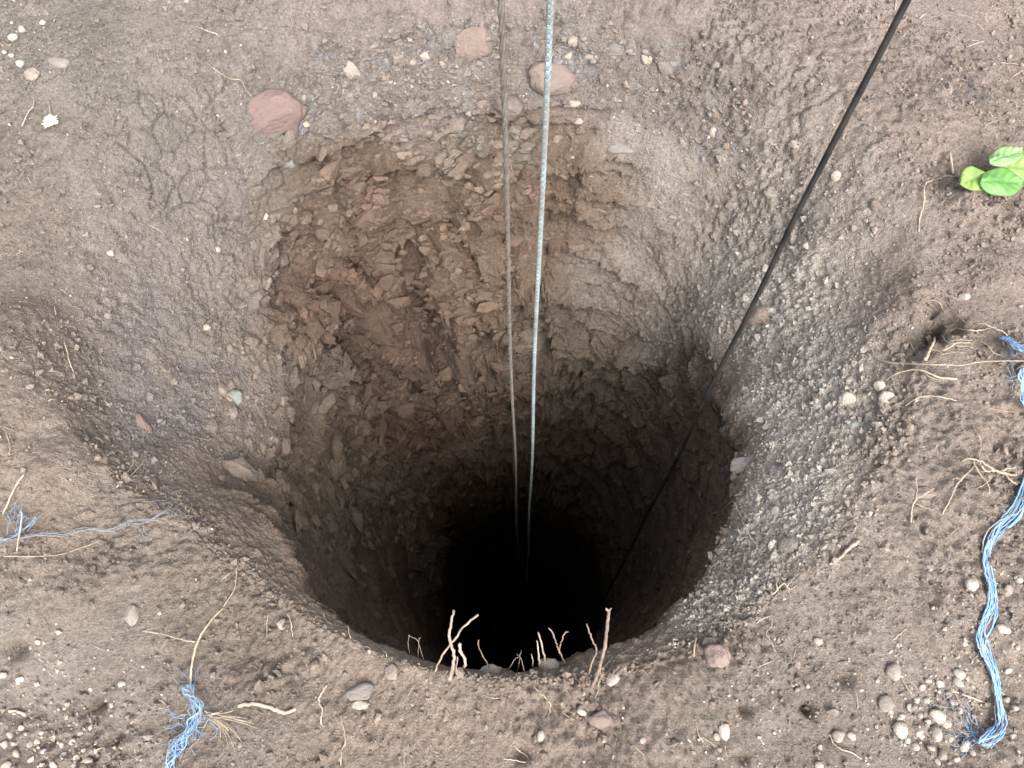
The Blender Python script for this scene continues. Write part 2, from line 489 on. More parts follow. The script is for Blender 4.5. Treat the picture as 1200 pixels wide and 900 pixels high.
# gravelly band: knobbly
gv = gravel > .02
q = flat[gv]
F1, F2, rc, V = worley(q * 33 + perlin(q * 30, 50)[:, None] * .4, 9)
D[gv] += gravel[gv] * (np.clip(.62 - F1, 0, 1) * .042 * rc[:, 0] ** 1.5 - .004 + fbm(q * 30, 3, 52, .6) * .012)
# slopes: coarse lumps and drag marks running downhill
sl = (leftslope + rightslope) > .02
q = flat[sl]
lm = fbm(q * np.array([13, 13, 9], np.float32), 4, 55, .55)
F1, F2, rc, V = worley(q * 30 + perlin(q * 25, 56)[:, None] * .5, 10)
D[sl] += np.clip(leftslope + rightslope, 0, 1)[sl] * (lm * .015 + np.clip(F2 - F1, 0, .4) * .008 * rc[:, 0] ** 2 + fbm(q * 75, 3, 58, .7) * .008)
# dry cracks in the smooth soil
ck = np.zeros(len(flat), np.float32)
for (px, py, r0, sc_) in ((890, 25, .20, 17), (215, 140, .17, 15), (300, 60, .17, 13), (1000, 90, .14, 14), (460, 5, .25, 15)):
    c = plan(px, py)
    m_ = np.exp(-((x - c.x) ** 2 + (y - c.y) ** 2) / r0 ** 2)
    k_ = (m_ > .12) & near & (z > -.35)
    if k_.any():
        qq = flat[k_] * sc_ + np.stack([perlin(flat[k_] * 14, 60), perlin(flat[k_] * 14, 61), 0 * flat[k_][:, 0]], 1) * .4
        F1, F2, rc, V = worley(qq, 12)
        lim = sstep(-.15, .2, perlin(flat[k_] * 8, 62) + .2)
        ck[k_] = np.maximum(ck[k_], np.clip(1 - (F2 - F1) / .10, 0, 1) * sstep(.12, .4, m_[k_]) * lim)
D -= ck * .014
# small burrow holes and hollows
HOLES = [(27, 766, .016, .035), (111, 826, .013, .03), (947, 830, .012, .035), (872, 830, .010, .025), (993, 794, .014, .022), (612, 884, .014, .025),
         (870, 890, .013, .02), (135, 866, .010, .02), (1083, 388, .036, .085), (1060, 405, .04, .03), (1040, 150, .010, .02)]
hn1 = perlin(flat * 40, 81); hn2 = perlin(flat * 40, 82)
for (px, py, r0, dp) in HOLES:
    c = plan(px, py, 0.0 if px < 1050 or py < 200 else -.01)
    dd = ((x - c.x + low3 * r0 * .5 + hn1 * r0 * .5) ** 2 + (y - c.y + low2 * r0 * .4 + hn2 * r0 * .5) ** 2) / r0 ** 2
    D -= dp * np.exp(-dd ** 1.3) * (z > -.25)
# big clods at the right edge
for (px, py, r0, h) in ((1175, 440, .05, .03), (1130, 255, .045, .02), (1165, 330, .06, .025), (1070, 345, .05, .02), (1120, 505, .045, .02), (60, 470, .09, .03), (90, 560, .07, .03), (30, 400, .09, .025)):
    c = plan(px, py)
    D += h * np.exp(-((((x - c.x) ** 2 + (y - c.y) ** 2) / r0 ** 2) ** 1.5)) * gm
D = np.where(near, D, 0)
pos = flat + nf * D[:, None]

# --- colour of the soils (albedo)
def C(r, g, b): return np.array([r, g, b], np.float32)
def lay(col, m, c): return col * (1 - m[:, None]) + c * m[:, None]
n_a = perlin(flat * 3.0, 71); n_b = perlin(flat * 10.0, 72); n_c = perlin(flat * 34.0, 73)
col = np.tile(C(.212, .170, .138), (len(flat), 1))
col = lay(col, sstep(-.1, .5, n_a + n_b * .4) * .6, C(.165, .136, .114))
for (px_, py_, r_c, c_, a_c) in ((60, 830, .28, C(.205, .182, .158), .8), (1100, 800, .34, C(.215, .188, .160), .75), (880, 850, .2, C(.175, .15, .13), .5), (250, 700, .16, C(.172, .136, .108), .6), (620, 830, .2, C(.225, .178, .146), .6), (1120, 300, .25, C(.205, .165, .142), .6)):
    pc_ = plan(px_, py_)
    col = lay(col, np.clip(np.exp(-((x - pc_.x) ** 2 + (y - pc_.y) ** 2) / r_c ** 2) * (1 + .8 * n_b + .8 * n_a), 0, 1) * a_c, c_)
tl = sstep(.0, .7, -x - .15 + low2 * .2) * sstep(.9, 1.35, y + low2 * .2)      # grey upper left
col = lay(col, tl * .85, C(.185, .168, .148))
tp = ang(82, 40, 16) * sstep(1.3, 1.5, y + low2 * .1)                              # pinkish top
col = lay(col, tp * .8, C(.218, .18, .166))
rt = sstep(.55, .9, x + low2 * .15)
col = lay(col, rt * .5, C(.26, .212, .182))
col = lay(col, leftslope * .9, C(.188, .168, .157))
col = lay(col, leftslope * sstep(.25, .9, fz + n_b * .5) * .85, C(.205, .168, .134))
col = lay(col, rightslope * .85, C(.385, .352, .315))
col = lay(col, rightslope * ang(62, 24, 12) * .8, C(.225, .19, .162))
col = lay(col, rightslope * sstep(.1, .5, n_b + .3 * n_c) * .4, C(.27, .242, .214))
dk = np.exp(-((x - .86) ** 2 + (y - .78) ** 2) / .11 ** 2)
col = lay(col, np.clip(dk, 0, 1) * .45, C(.155, .115, .092))                           # darker brown clods by the hollow
col = lay(col, gravel * .8, C(.178, .155, .139))
blu = gravel * sstep(.05, .5, n_b + .4 * n_c) * .55
col = lay(col, blu, C(.16, .155, .152))
rkc = np.tile(C(.178, .136, .104), (len(flat), 1))
rkc = lay(rkc, sstep(.0, .5, n_b + n_a * .5) * .6, C(.130, .09, .068))
rkc = lay(rkc, sstep(.1, .55, n_a - .2 * n_b) * .5, C(.172, .139, .112))
redd = ang(138, 22, 8) * sstep(.2, .4, depth)
rkc = lay(rkc, redd * .55, C(.115, .077, .061))
gl = ang(185, 30, 10) * shaft
rkc = lay(rkc, gl * .7, C(.165, .137, .108))
gr = ang(25, 55, 10) * shaft
rkc = lay(rkc, gr * .75, C(.14, .12, .10))
bl = np.exp(-((x + .08) ** 2 / .16 ** 2 + (depth - .31) ** 2 / .06 ** 2)) * ang(92, 40) * (1 - gm)      # blue-green seam
rkc = lay(rkc, np.clip(bl * (.55 + n_b + n_c * .5), 0, 1) * .75, C(.185, .195, .180))
rkc = rkc * np.array([.80, .765, .745], np.float32)
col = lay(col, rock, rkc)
band = perlin(flat * np.array([3, 3, 30], np.float32), 75)
col = col * (1 + (.16 * n_b + .14 * n_c + .16 * band * rock)[:, None])
col = np.clip(col, .02, .6)

# --- mesh: ground and pit wall share the ring of vertices at I_SPLIT
def grid_mesh(name, r0, r1):
    n = r1 - r0
    v = pos.reshape(NR, NT, 3)[r0:r1].reshape(-1, 3)
    c = col.reshape(NR, NT, 3)[r0:r1].reshape(-1, 3)
    a = (np.arange(n - 1)[:, None] * NT + np.arange(NT)[None])
    b = (np.arange(n - 1)[:, None] * NT + (np.arange(NT)[None] + 1) % NT)
    f = np.stack([a, b, b + NT, a + NT], 2).reshape(-1, 4).astype(np.int32)
    me = bpy.data.meshes.new(name)
    me.vertices.add(len(v)); me.vertices.foreach_set('co', v.astype(np.float32).ravel())
    me.loops.add(f.size); me.loops.foreach_set('vertex_index', f.ravel())
    me.polygons.add(len(f))
    me.polygons.foreach_set('loop_start', np.arange(0, f.size, 4, dtype=np.int32))
    me.update(calc_edges=True)
    me.polygons.foreach_set('use_smooth', np.ones(len(f), bool))
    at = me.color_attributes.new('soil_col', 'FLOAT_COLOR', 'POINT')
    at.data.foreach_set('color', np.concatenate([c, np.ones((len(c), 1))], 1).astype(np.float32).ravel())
    # normals must face the camera side
    if me.polygons[len(f) // 3].normal.dot(Vector(nf[r0 * NT + len(f) // 3])) < 0:
        me.flip_normals()
    me.materials.append(M['soil'])
    o = bpy.data.objects.new(name, me)
    COL.objects.link(o)
    return o


def tag(o, label=None, cat=None, group=None, kind=None):
    if label: o['label'] = label
    if cat: o['category'] = cat
    if group: o['group'] = group
    if kind: o['kind'] = kind
    return o


I_SPLIT = I_RIM + 8
ground = grid_mesh('ground', 0, I_SPLIT + 1)
tag(ground, 'bare brown crumbly soil all around the pit mouth', 'ground', kind='structure')
pit_wall = grid_mesh('pit_wall', I_SPLIT, NR)
tag(pit_wall, 'rugged layered earth and rock wall of the deep round pit', 'pit wall', kind='structure')
bm = bmesh.new()
vs = []
ringv = pos.reshape(NR, NT, 3)[-1]
for k in range(0, 96):
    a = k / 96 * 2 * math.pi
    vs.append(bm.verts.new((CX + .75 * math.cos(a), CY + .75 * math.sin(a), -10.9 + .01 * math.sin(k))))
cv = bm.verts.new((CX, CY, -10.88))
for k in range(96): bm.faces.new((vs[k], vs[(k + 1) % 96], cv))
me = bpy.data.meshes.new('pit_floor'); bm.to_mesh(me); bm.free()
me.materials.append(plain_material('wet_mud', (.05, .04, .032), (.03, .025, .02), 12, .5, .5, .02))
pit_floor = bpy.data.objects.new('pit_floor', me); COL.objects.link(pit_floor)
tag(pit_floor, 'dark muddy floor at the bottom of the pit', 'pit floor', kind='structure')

bpy.context.view_layer.update()
dgp = bpy.context.evaluated_depsgraph_get()
TREES = [BVHTree.FromObject(ground, dgp), BVHTree.FromObject(pit_wall, dgp)]
CAMP = Vector((0, 0, CAM_H))


def hit(px, py):
    h = hit0(px, py)
    k = 0
    while py > 690 and (h is None or h[0].z < -.25) and k < 30:      # nothing lies in the open shaft: use the lip below it
        k += 1
        h = hit0(px, py + 2 * k)
    return h


def hit0(px, py):
    d = ray(px, py).normalized()
    best = None
    for t in TREES:
        h = t.ray_cast(CAMP, d)
        if h[0] is not None and (best is None or h[3] < best[2]):
            best = (h[0], h[1] if h[1].dot(d) < 0 else -h[1], h[3])
    return best


def drop(p):                          # terrain height under a point
    zs = []
    for t in TREES:
        h = t.ray_cast(Vector((p.x, p.y, p.z + .25)), Vector((0, 0, -1)))
        if h[0] is not None: zs.append(h[0].z)
    return max(zs) if zs else 0.0


def PT(spec, zref=None):
    """(px,py) lies on the surface; (px,py,h) is h above the surface; with zref: h above that height"""
    px, py = spec[0], spec[1]
    if zref is not None:
        return plan(px, py, zref + spec[2])
    h = hit(px, py)
    p = h[0].copy()
    if len(spec) > 2 and spec[2]:
        k = spec[2] / max(.3, -ray(px, py).normalized().z)
        p = p - ray(px, py).normalized() * k
    return p


# ------------------------------------------------------------------ helpers: meshes
def mesh_obj(name, verts, faces, mat, parent=None, smooth=True, colors=None, mats=None, mat_idx=None):
    me = bpy.data.meshes.new(name)
    v = np.asarray(verts, np.float32)
    me.from_pydata(v.tolist(), [], faces)
    if smooth: me.polygons.foreach_set('use_smooth', np.ones(len(me.polygons), bool))
    if colors is not None:
        at = me.color_attributes.new('soil_col', 'FLOAT_COLOR', 'POINT')
        at.data.foreach_set('color', np.concatenate([colors, np.ones((len(colors), 1))], 1).astype(np.float32).ravel())
    for mm in (mats or [mat]): me.materials.append(mm)
    if mat_idx is not None: me.polygons.foreach_set('material_index', np.asarray(mat_idx, np.int32))
    me.update()
    o = bpy.data.objects.new(name, me)
    COL.objects.link(o)
    if parent: o.parent = parent
    return o


def empty(name, loc):
    o = bpy.data.objects.new(name, None)
    o.empty_display_size = .02
    o.location = loc
    COL.objects.link(o)
    return o


def smooth_path(pts, n=6):
    pts = [Vector(p) for p in pts]
    if len(pts) < 3: pts = [pts[0], pts[0].lerp(pts[-1], .5), pts[-1]]
    P = [pts[0] * 2 - pts[1]] + pts + [pts[-1] * 2 - pts[-2]]
    out = []
    for i in range(1, len(P) - 2):
        a, b, c, d = P[i - 1], P[i], P[i + 1], P[i + 2]
        for k in range(n):
            t = k / n
            out.append(.5 * ((2 * b) + (c - a) * t + (2 * a - 5 * b + 4 * c - d) * t * t + (3 * b - a - 3 * c + d) * t ** 3))
    out.append(P[-2])
    return out


def tube(path, radii, sides=6, knob=0.0, seed=0):
    """closed tapered tube along a path -> verts, faces"""
    rr = random.Random(seed)
    V, F = [], []
    n = len(path)
    t0 = (path[1] - path[0]).normalized()
    up = Vector((0, 0, 1)) if abs(t0.z) < .9 else Vector((1, 0, 0))
    nrm = t0.cross(up).normalized()
    for i, p in enumerate(path):
        t = (path[min(i + 1, n - 1)] - path[max(i - 1, 0)]).normalized()
        nrm = (nrm - t * nrm.dot(t)).normalized()
        b = t.cross(nrm)
        r = radii[i] * (1 + knob * (rr.random() - .5) * 2)
        for k in range(sides):
            a = 2 * math.pi * k / sides
            V.append(p + (nrm * math.cos(a) + b * math.sin(a)) * r)
    for i in range(n - 1):
        for k in range(sides):
            a = i * sides + k; b = i * sides + (k + 1) % sides
            F.append((a, b, b + sides, a + sides))
    F.append(tuple(range(sides - 1, -1, -1)))
    F.append(tuple((n - 1) * sides + k for k in range(sides)))
    return V, F


def join(parts):
    V, F = [], []
    for v, f in parts:
        o = len(V)
        V += v
        F += [tuple(i + o for i in q) for q in f]
    return V, F


def centred(name, V, F, mat, parent=None, base=None):
    """mesh with its origin at base (or the first vertex)"""
    b = Vector(base if base is not None else V[0])
    o = mesh_obj(name, [v - b for v in V], F, mat, parent)
    if parent is None: o.location = b
    else: o.location = b - Vector(parent.location)
    return o


def wob(path, amt, seed):
    rr = random.Random(seed)
    return [p + Vector((rr.gauss(0, amt), rr.gauss(0, amt), rr.gauss(0, amt * .6))) for p in path]


def rtaper(n, r0, r1, tip=True):
    o = [r0 + (r1 - r0) * i / (n - 1) for i in range(n)]
    return o


_seed = [100]


def root(name, label, cat, branches, mat, group=None, knob=.18, wobble=.0007, zbase=None):
    """branches: list of (points, r0 mm, r1 mm); points (px,py[,h]).  first = main stem, others are children named branch"""
    thing = None
    for i, (pts, r0, r1) in enumerate(branches):
        _seed[0] += 1
        if zbase is not None:
            P = []
            for q in pts:
                P.append(plan(q[0], q[1], zbase + q[2]) if len(q) > 2 else hit(q[0], q[1])[0])
        else:
            P = [PT(q) for q in pts]
            for k, q in enumerate(pts):
                if len(q) == 2: P[k] = P[k] + Vector((0, 0, r0 * .0005))
        path = wob(smooth_path(P, 5), wobble, _seed[0])
        V, F = tube(path, rtaper(len(path), r0 * .00082, r1 * .00078), 7, knob, _seed[0])
        if i == 0:
            thing = centred(name, V, F, mat, None, P[0])
            tag(thing, label, cat, group)
        else:
            centred('branch', V, F, mat, thing, P[0])
    return thing


# stones: a set of shared meshes
def stone_mesh(seed, sub=2, rough=.22, flat_=1.0, angular=.0):
    bm = bmesh.new()
    bmesh.ops.create_icosphere(bm, subdivisions=sub, radius=1)
    P = np.array([v.co[:] for v in bm.verts], np.float32)
    r_ = np.random.default_rng(seed)
    off = r_.random(3).astype(np.float32) * 50
    d = 1 + rough * perlin(P * 1.1 + off, seed) + rough * .5 * perlin(P * 2.6 + off, seed + 1)
    if sub > 3: d = d + rough * .22 * fbm(P * 6 + off, 3, seed + 2)
    Q = P * d[:, None]
    for k in range(int(angular)):              # knock flat faces on it
        nn = r_.normal(size=3); nn /= np.linalg.norm(nn)
        h = .62 + .25 * r_.random()
        dist = Q @ nn
        over = np.clip(dist - h, 0, None)
        Q = Q - over[:, None] * nn[None] * .9
    for v, c in zip(bm.verts, Q): v.co = Vector(c.tolist())
    me = bpy.data.meshes.new('stone')
    bm.to_mesh(me); bm.free()
    me.polygons.foreach_set('use_smooth', np.ones(len(me.polygons), bool))
    return me


STM = [stone_mesh(300 + k, 2, .25, 1, 3 + (k % 4) * 2) for k in range(12)]
_stone_cache = {}


def stone_data(k, mat):
    key = (k, mat)
    if key not in _stone_cache:
        me = STM[k].copy(); me.materials.append(M[mat]); _stone_cache[key] = me
    return _stone_cache[key]


def put_stone(name, pos_, nrm, size, mat, parent=None, k=None, sink=.3, me=None, rot=None, asp=(1, .8, .65)):
    me = me or stone_data(random.randrange(12) if k is None else k, mat)
    o = bpy.data.objects.new(name, me)
    COL.objects.link(o)
    n_ = Vector(nrm).normalized()
    q = n_.to_track_quat('Z', 'Y') @ Quaternion((0, 0, 1), random.uniform(0, 6.28) if rot is None else rot)
    o.rotation_mode = 'QUATERNION'; o.rotation_quaternion = q
    o.scale = (size * asp[0] / 2, size * asp[1] / 2, size * asp[2] / 2)
    o.location = Vector(pos_) + n_ * size * asp[2] / 2 * (1 - 2 * sink)
    if parent: o.parent = parent
    return o


def px_size(px, p):                    # size in metres of px picture pixels at point p
    fw = Vector((0, math.cos(R(90 - PITCH)), -math.sin(R(90 - PITCH))))
    return px / FPX * (Vector(p) - CAMP).dot(fw)


# ------------------------------------------------------------------ stones and rock pieces that belong to the pit wall
VP = pos
def pick(weight, n, seed):
    w = np.clip(weight, 0, None).astype(np.float64)
    w = w / w.sum()
    return np.random.default_rng(seed).choice(len(w), size=n, p=w, replace=False)


vis = near & (y < 2.2) & (np.abs(x) < 1.6) & (y > -.4)
for i_ in pick(gravel * (gravel > .45) * vis * rad, 90, 1):
    sz = random.choice([.012, .015, .018, .02, .022, .026, .032])
    mt = random.choice(['brown_stone', 'brown_stone', 'brown_stone', 'brown_stone', 'brown_stone', 'dusty_stone', 'pale_stone', 'grey_stone'])
    o = put_stone('stone', VP[i_], nf[i_] + rng.normal(0, .25, 3), sz, mt, pit_wall, None, random.uniform(.45, .6))
    o.color = (*np.clip(col[i_] * random.uniform(.8, 1.3), 0, 1), 1)
for i_ in pick((rightslope + leftslope * .35) * ((rightslope + leftslope) > .5) * vis * rad * (z > -.5), 40, 2):
    sz = random.choice([.008, .010, .012, .015, .018, .024])
    mt = random.choice(['brown_stone', 'brown_stone', 'brown_stone', 'brown_stone', 'pale_stone'])
    o = put_stone('stone', VP[i_], nf[i_] + rng.normal(0, .25, 3), sz, mt, pit_wall, None, random.uniform(.45, .6))
    o.color = (*np.clip(col[i_] * random.uniform(.8, 1.25), 0, 1), 1)
def hull(seed, n=16, flat_=.42):
    r_ = np.random.default_rng(seed)
    p = r_.normal(size=(n, 3)); p /= np.linalg.norm(p, axis=1, keepdims=True)
    p = p * r_.uniform(.75, 1.0, (n, 1)) * np.array([1, .8, flat_])
    bm = bmesh.new()
    for q_ in p: bm.verts.new(q_)
    g = bmesh.ops.convex_hull(bm, input=bm.verts)
    bmesh.ops.delete(bm, geom=[e for e in g['geom_interior'] if isinstance(e, bmesh.types.BMVert)], context='VERTS')
    bmesh.ops.triangulate(bm, faces=bm.faces)
    bm.verts.index_update()
    v = np.array([q_.co[:] for q_ in bm.verts]); f = np.array([[q_.index for q_ in fc.verts] for fc in bm.faces])
    bm.free()
    return v, f


HULL_S = [hull(700 + k, 9, random.uniform(.4, .7)) for k in range(14)]
HULL = [hull(600 + k, 15, random.uniform(.35, .55)) for k in range(14)]
CHIP = []
for v, f in HULL:
    me = bpy.data.meshes.new('rock'); me.from_pydata(v.tolist(), [], f.tolist()); me.materials.append(M['rock']); CHIP.append(me)


def shingle(i_, r_, tilt):
    """axes of a flake lying on the wall like a shingle, its lower edge out"""
    n = nf[i_].astype(float) + r_.normal(0, .12, 3); n /= np.linalg.norm(n)
    t = np.array([0, 0, 1.0]) - n * n[2]; t /= np.linalg.norm(t) + 1e-6
    sd_ = np.cross(t, n)
    a_ = r_.normal(*tilt)
    d_ = t * math.cos(a_) - n * math.sin(a_); n2 = n * math.cos(a_) + t * math.sin(a_)
    b_ = r_.normal(0, .3)
    sx = sd_ * math.cos(b_) + d_ * math.sin(b_); dy = d_ * math.cos(b_) - sd_ * math.sin(b_)
    return np.stack([sx, dy, n2], 1), n2


def flakes(name, idx, sizes, tilt, cvar, seed, out=.15, cshift=None, shapes=None):
    r_ = np.random.default_rng(seed)
    VV, FF, CC, off = [], [], [], 0
    for i_, sz in zip(idx, sizes):
        v, f = (shapes or HULL_S)[r_.integers(14)]
        m3, n2 = shingle(i_, r_, tilt)
        VV.append((v * sz / 2 * np.array([1, r_.uniform(.6, 1), r_.uniform(.7, 1.2)])) @ m3.T + VP[i_] + n2 * sz * .2 * out)
        FF += (f + off).tolist(); off += len(v)
        c = col[i_] * r_.uniform(1 - cvar, 1 + cvar)
        if cshift is not None: c = c * (1 + r_.normal(0, 1) * np.array(cshift))
        CC.append(np.tile(np.clip(c, .02, .7), (len(v), 1)))
    o = mesh_obj(name, np.concatenate(VV), FF, M['crumb'], pit_wall, False, np.concatenate(CC))
    o['kind'] = 'stuff'
    return o


clus = .15 + sstep(-.2, .35, perlin(flat * np.array([9, 9, 14], np.float32), 95) + .3 * n_b)
wrock = np.maximum(rock * (rock > .15), .25 * leftslope * sstep(.45, .8, fz)) * vis * clus * np.maximum(ang(118, 36), .45 * ang(175, 30)) * (1 - sstep(1.8, 4.2, depth))
r_ = np.random.default_rng(61)
for i_ in pick(wrock * (depth < 1.6), 300, 3):
    sz = r_.choice([.045, .055, .065, .08, .095, .115])
    m3, n2 = shingle(i_, r_, (.55, .22))
    o = bpy.data.objects.new('rock', CHIP[r_.integers(14)]); COL.objects.link(o); o.parent = pit_wall
    o.matrix_world = Matrix.Translation(Vector((VP[i_] + n2 * sz * .03).tolist())) @ Matrix(m3.tolist()).to_4x4() @ Matrix.Diagonal((sz / 2, sz / 2 * r_.uniform(.6, 1), sz / 2 * r_.uniform(.8, 1.3), 1))
    o.color = (*np.clip(col[i_] * r_.uniform(.85, 1.2), 0, 1), 1)
idx = pick(wrock, 6000, 31)
flakes('rock_flakes', idx, np.clip(np.random.default_rng(32).lognormal(math.log(.026), .45, len(idx)), .010, .07), (.55, .28), .26, 33, .3, None, HULL)
idx = pick(rock * (rock > .5) * vis * ang(20, 75) * (1 - sstep(1.8, 4.2, depth)), 2000, 34)
flakes('rock_flakes', idx, np.clip(np.random.default_rng(35).lognormal(math.log(.020), .45, len(idx)), .008, .05), (.3, .3), .2, 36, .0)
idx = pick(rightslope * (rightslope > .3) * vis, 6500, 37)
flakes('stone_chips', idx, np.clip(np.random.default_rng(38).lognormal(math.log(.0082), .5, len(idx)), .0035, .032), (.1, .35), .2, 39, .1)
idx = pick(gravel * (gravel > .25) * vis * rad, 4200, 40)
flakes('stone_chips', idx, np.clip(np.random.default_rng(41).lognormal(math.log(.011), .5, len(idx)), .004, .04), (.1, .4), .3, 42, .3, (.06, 0, -.06))
idx = pick(leftslope * (leftslope > .3) * vis * rad, 5500, 43)
flakes('stone_chips', idx, np.clip(np.random.default_rng(44).lognormal(math.log(.0062), .5, len(idx)), .003, .022), (.1, .35), .15, 45, .0)


def big_stone(name, label, px, py, wpx, hpx, mat, seed, sink=.35, rot=0.0, thick=.7, parent=None, angular=3, cat='stone', group=None, sub=4):
    h = hit(px, py)
    w = px_size(wpx, h[0]); hh = px_size(hpx, h[0])
    me = stone_mesh(seed, sub, .22, 1, angular); me.materials.append(M[mat])
    o = bpy.data.objects.new(name, me); COL.objects.link(o)
    # long axis follows the picture's horizontal, thin axis along the mean of surface normal and view
    vd = (CAMP - h[0]).normalized()
    zax = (h[1].normalized() * .45 + vd * .55).normalized()
    xax = Vector((math.cos(rot), 0, 0)) + Vector((0, .9, .4)) * math.sin(rot)
    xax = (xax - zax * xax.dot(zax)).normalized()
    yax = zax.cross(xax)
    m3 = Matrix((xax, yax, zax)).transposed()
    t = min(w, hh) * thick
    o.matrix_world = Matrix.Translation(h[0] + zax * t / 2 * (1 - 2 * sink)) @ m3.to_4x4() @ Matrix.Diagonal((w / 2, hh / 2, t / 2, 1))
    if parent: o.parent = parent
    else: tag(o, label, cat, group)
    return o


big_stone('stone', 'large pinkish red angular stone stuck in the upper left pit edge', 321, 132, 80, 54, 'pink_stone', 41, .5, .12, .7, None, 5)
big_stone('stone', 'smooth dusty pink cobble in the back wall behind the pale blue rope', 647, 92, 60, 38, 'dusty_stone', 52, .4, -.25, .7, None, 1)
big_stone('stone', 'rounded dusty pink stone high in the back wall left of the grey rope', 556, 50, 50, 38, 'dusty_stone', 57, .5, .1, .6, None, 2)
big_stone('stone', 'pale grey green stone embedded in the left slope', 274, 467, 22, 20, 'teal_stone', 61, .35, 0, .6)
big_stone('stone', 'reddish elongated stone lying on the left slope', 168, 499, 14, 30, 'pink_stone', 66, .35, .5, .6)
big_stone('stone', 'dark blue grey pebble below the large pinkish red stone', 336, 192, 20, 16, 'blue_stone', 68, .35, 0, .7)
big_stone('stone', 'weathered grey stone embedded in the ground by the upper left corner pebbles', 70, 74, 26, 14, 'grey_stone', 69, .35, -.2, .6)
big_stone('stone', 'tan rounded pebble below the upper left corner pebbles', 39, 88, 18, 15, 'pale_stone', 70, .3, 0, .7)
big_stone('stone', 'tan rough stone on the ground above the straw at lower left', 155, 721, 17, 24, 'pale_stone', 72, .35, .2, .6)
big_stone('stone', 'grey flat stone on the near ground left of the forked root', 424, 812, 36, 20, 'grey_stone', 74, .35, .25, .6)
big_stone('stone', 'small pale stone touching the grey flat stone on near ground', 423, 826, 20, 12, 'pale_stone', 76, .3, 0, .7)
big_stone('stone', 'pale rounded stone on the near rim right of the forked root', 575, 781, 28, 16, 'pale_stone', 78, .4, 0, .8)
big_stone('stone', 'pale rounded stone on the near rim between the thin roots', 643, 779, 24, 20, 'pale_stone', 80, .35, 0, .8)
big_stone('stone', 'rough pale stone below the tall grey twig at the near rim', 703, 843, 26, 20, 'dusty_stone', 82, .35, .1, .7)
big_stone('stone', 'brown pyramid shaped clod stone on the near rim left', 460, 788, 16, 20, 'dusty_stone', 84, .3, .6, .8, None, 6)
big_stone('stone', 'large brown rounded stone half buried right of the near rim', 840, 768, 32, 30, 'dusty_stone', 86, .45, 0, .6)
big_stone('stone', 'white oval pebble in the right slope, left of the pair', 994, 467, 20, 15, 'white_stone', 88, .3, .1, .8, None, 1)
big_stone('stone', 'white round pebble in the right slope just below the roots', 1038, 466, 17, 16, 'white_stone', 90, .3, .1, .8, None, 1)
big_stone('stone', 'small grey white pebble right above the white round pebble on right slope', 1031, 452, 13, 12, 'white_stone', 92, .3, .1, .8, None, 1)
big_stone('stone', 'pale bluish pebble on the right slope below the white oval pebble', 1000, 499, 13, 10, 'teal_stone', 94, .3, .1, .8, None, 1)
big_stone('stone', 'tan pebble on the crumbly soil above the right root tangle', 1130, 348, 13, 9, 'pale_stone', 96, .3, .1, .8, None, 1)
big_stone('stone', 'brownish stone beside the thin upright roots at right', 1085, 578, 26, 18, 'dusty_stone', 98, .4, .1, .7)
big_stone('stone', 'pinkish pebble in the upper right slope', 1026, 240, 13, 14, 'dusty_stone', 99, .3, .1, .7)
big_stone('stone', 'small pale pebble on the upper right slope under the cable', 980, 206, 11, 13, 'pale_stone', 101, .3, .1, .7)
big_stone('stone', 'pale angular chip on the upper right slope left of the cable', 932, 170, 18, 11, 'pale_stone', 103, .3, -.4, .7, None, 5)
big_stone('stone', 'grey lump of stone embedded low on the right slope', 870, 545, 34, 24, 'blue_stone', 105, .45, .3, .6)
big_stone('stone', 'grey stone low on right slope near the shaft edge', 925, 640, 26, 20, 'grey_stone', 107, .45, .3, .6)
big_stone('stone', 'brown boulder bulging from the back wall beside cable', 893, 372, 40, 26, 'dusty_stone', 109, .5, .2, .5)
# pale flat stones in the gravelly band
for (px, py, w, h, r_) in ((723, 58, 24, 14, -.4), (693, 67, 16, 8, 0), (673, 48, 18, 14, .3), (780, 80, 22, 14, -.6),
                           (498, 66, 14, 12, 0), (480, 45, 12, 14, 0), (758, 70, 18, 12, -.5), (678, 142, 12, 8, 0), (674, 122, 14, 10, 0), (412, 82, 18, 26, .9), (730, 175, 40, 16, 0)):
    o = big_stone('stone', '', px, py, w, h, 'pale_stone' if w < 20 else 'grey_stone', 400 + px, .5, r_, .6, pit_wall, 7, sub=3)

# ------------------------------------------------------------------ loose pebbles
def pebble(px, py, wpx, label, group, mat='pale_stone', asp=None):
    h = hit(px, py)
    o = put_stone('pebble', h[0], h[1] + Vector((random.gauss(0, .15), random.gauss(0, .15), 0)), px_size(wpx, h[0]), mat, None, None, .22, None, None,
                  asp or (1.05, random.uniform(.75, .98), random.uniform(.55, .75)))
    tag(o, label, 'pebble', group)
    return o


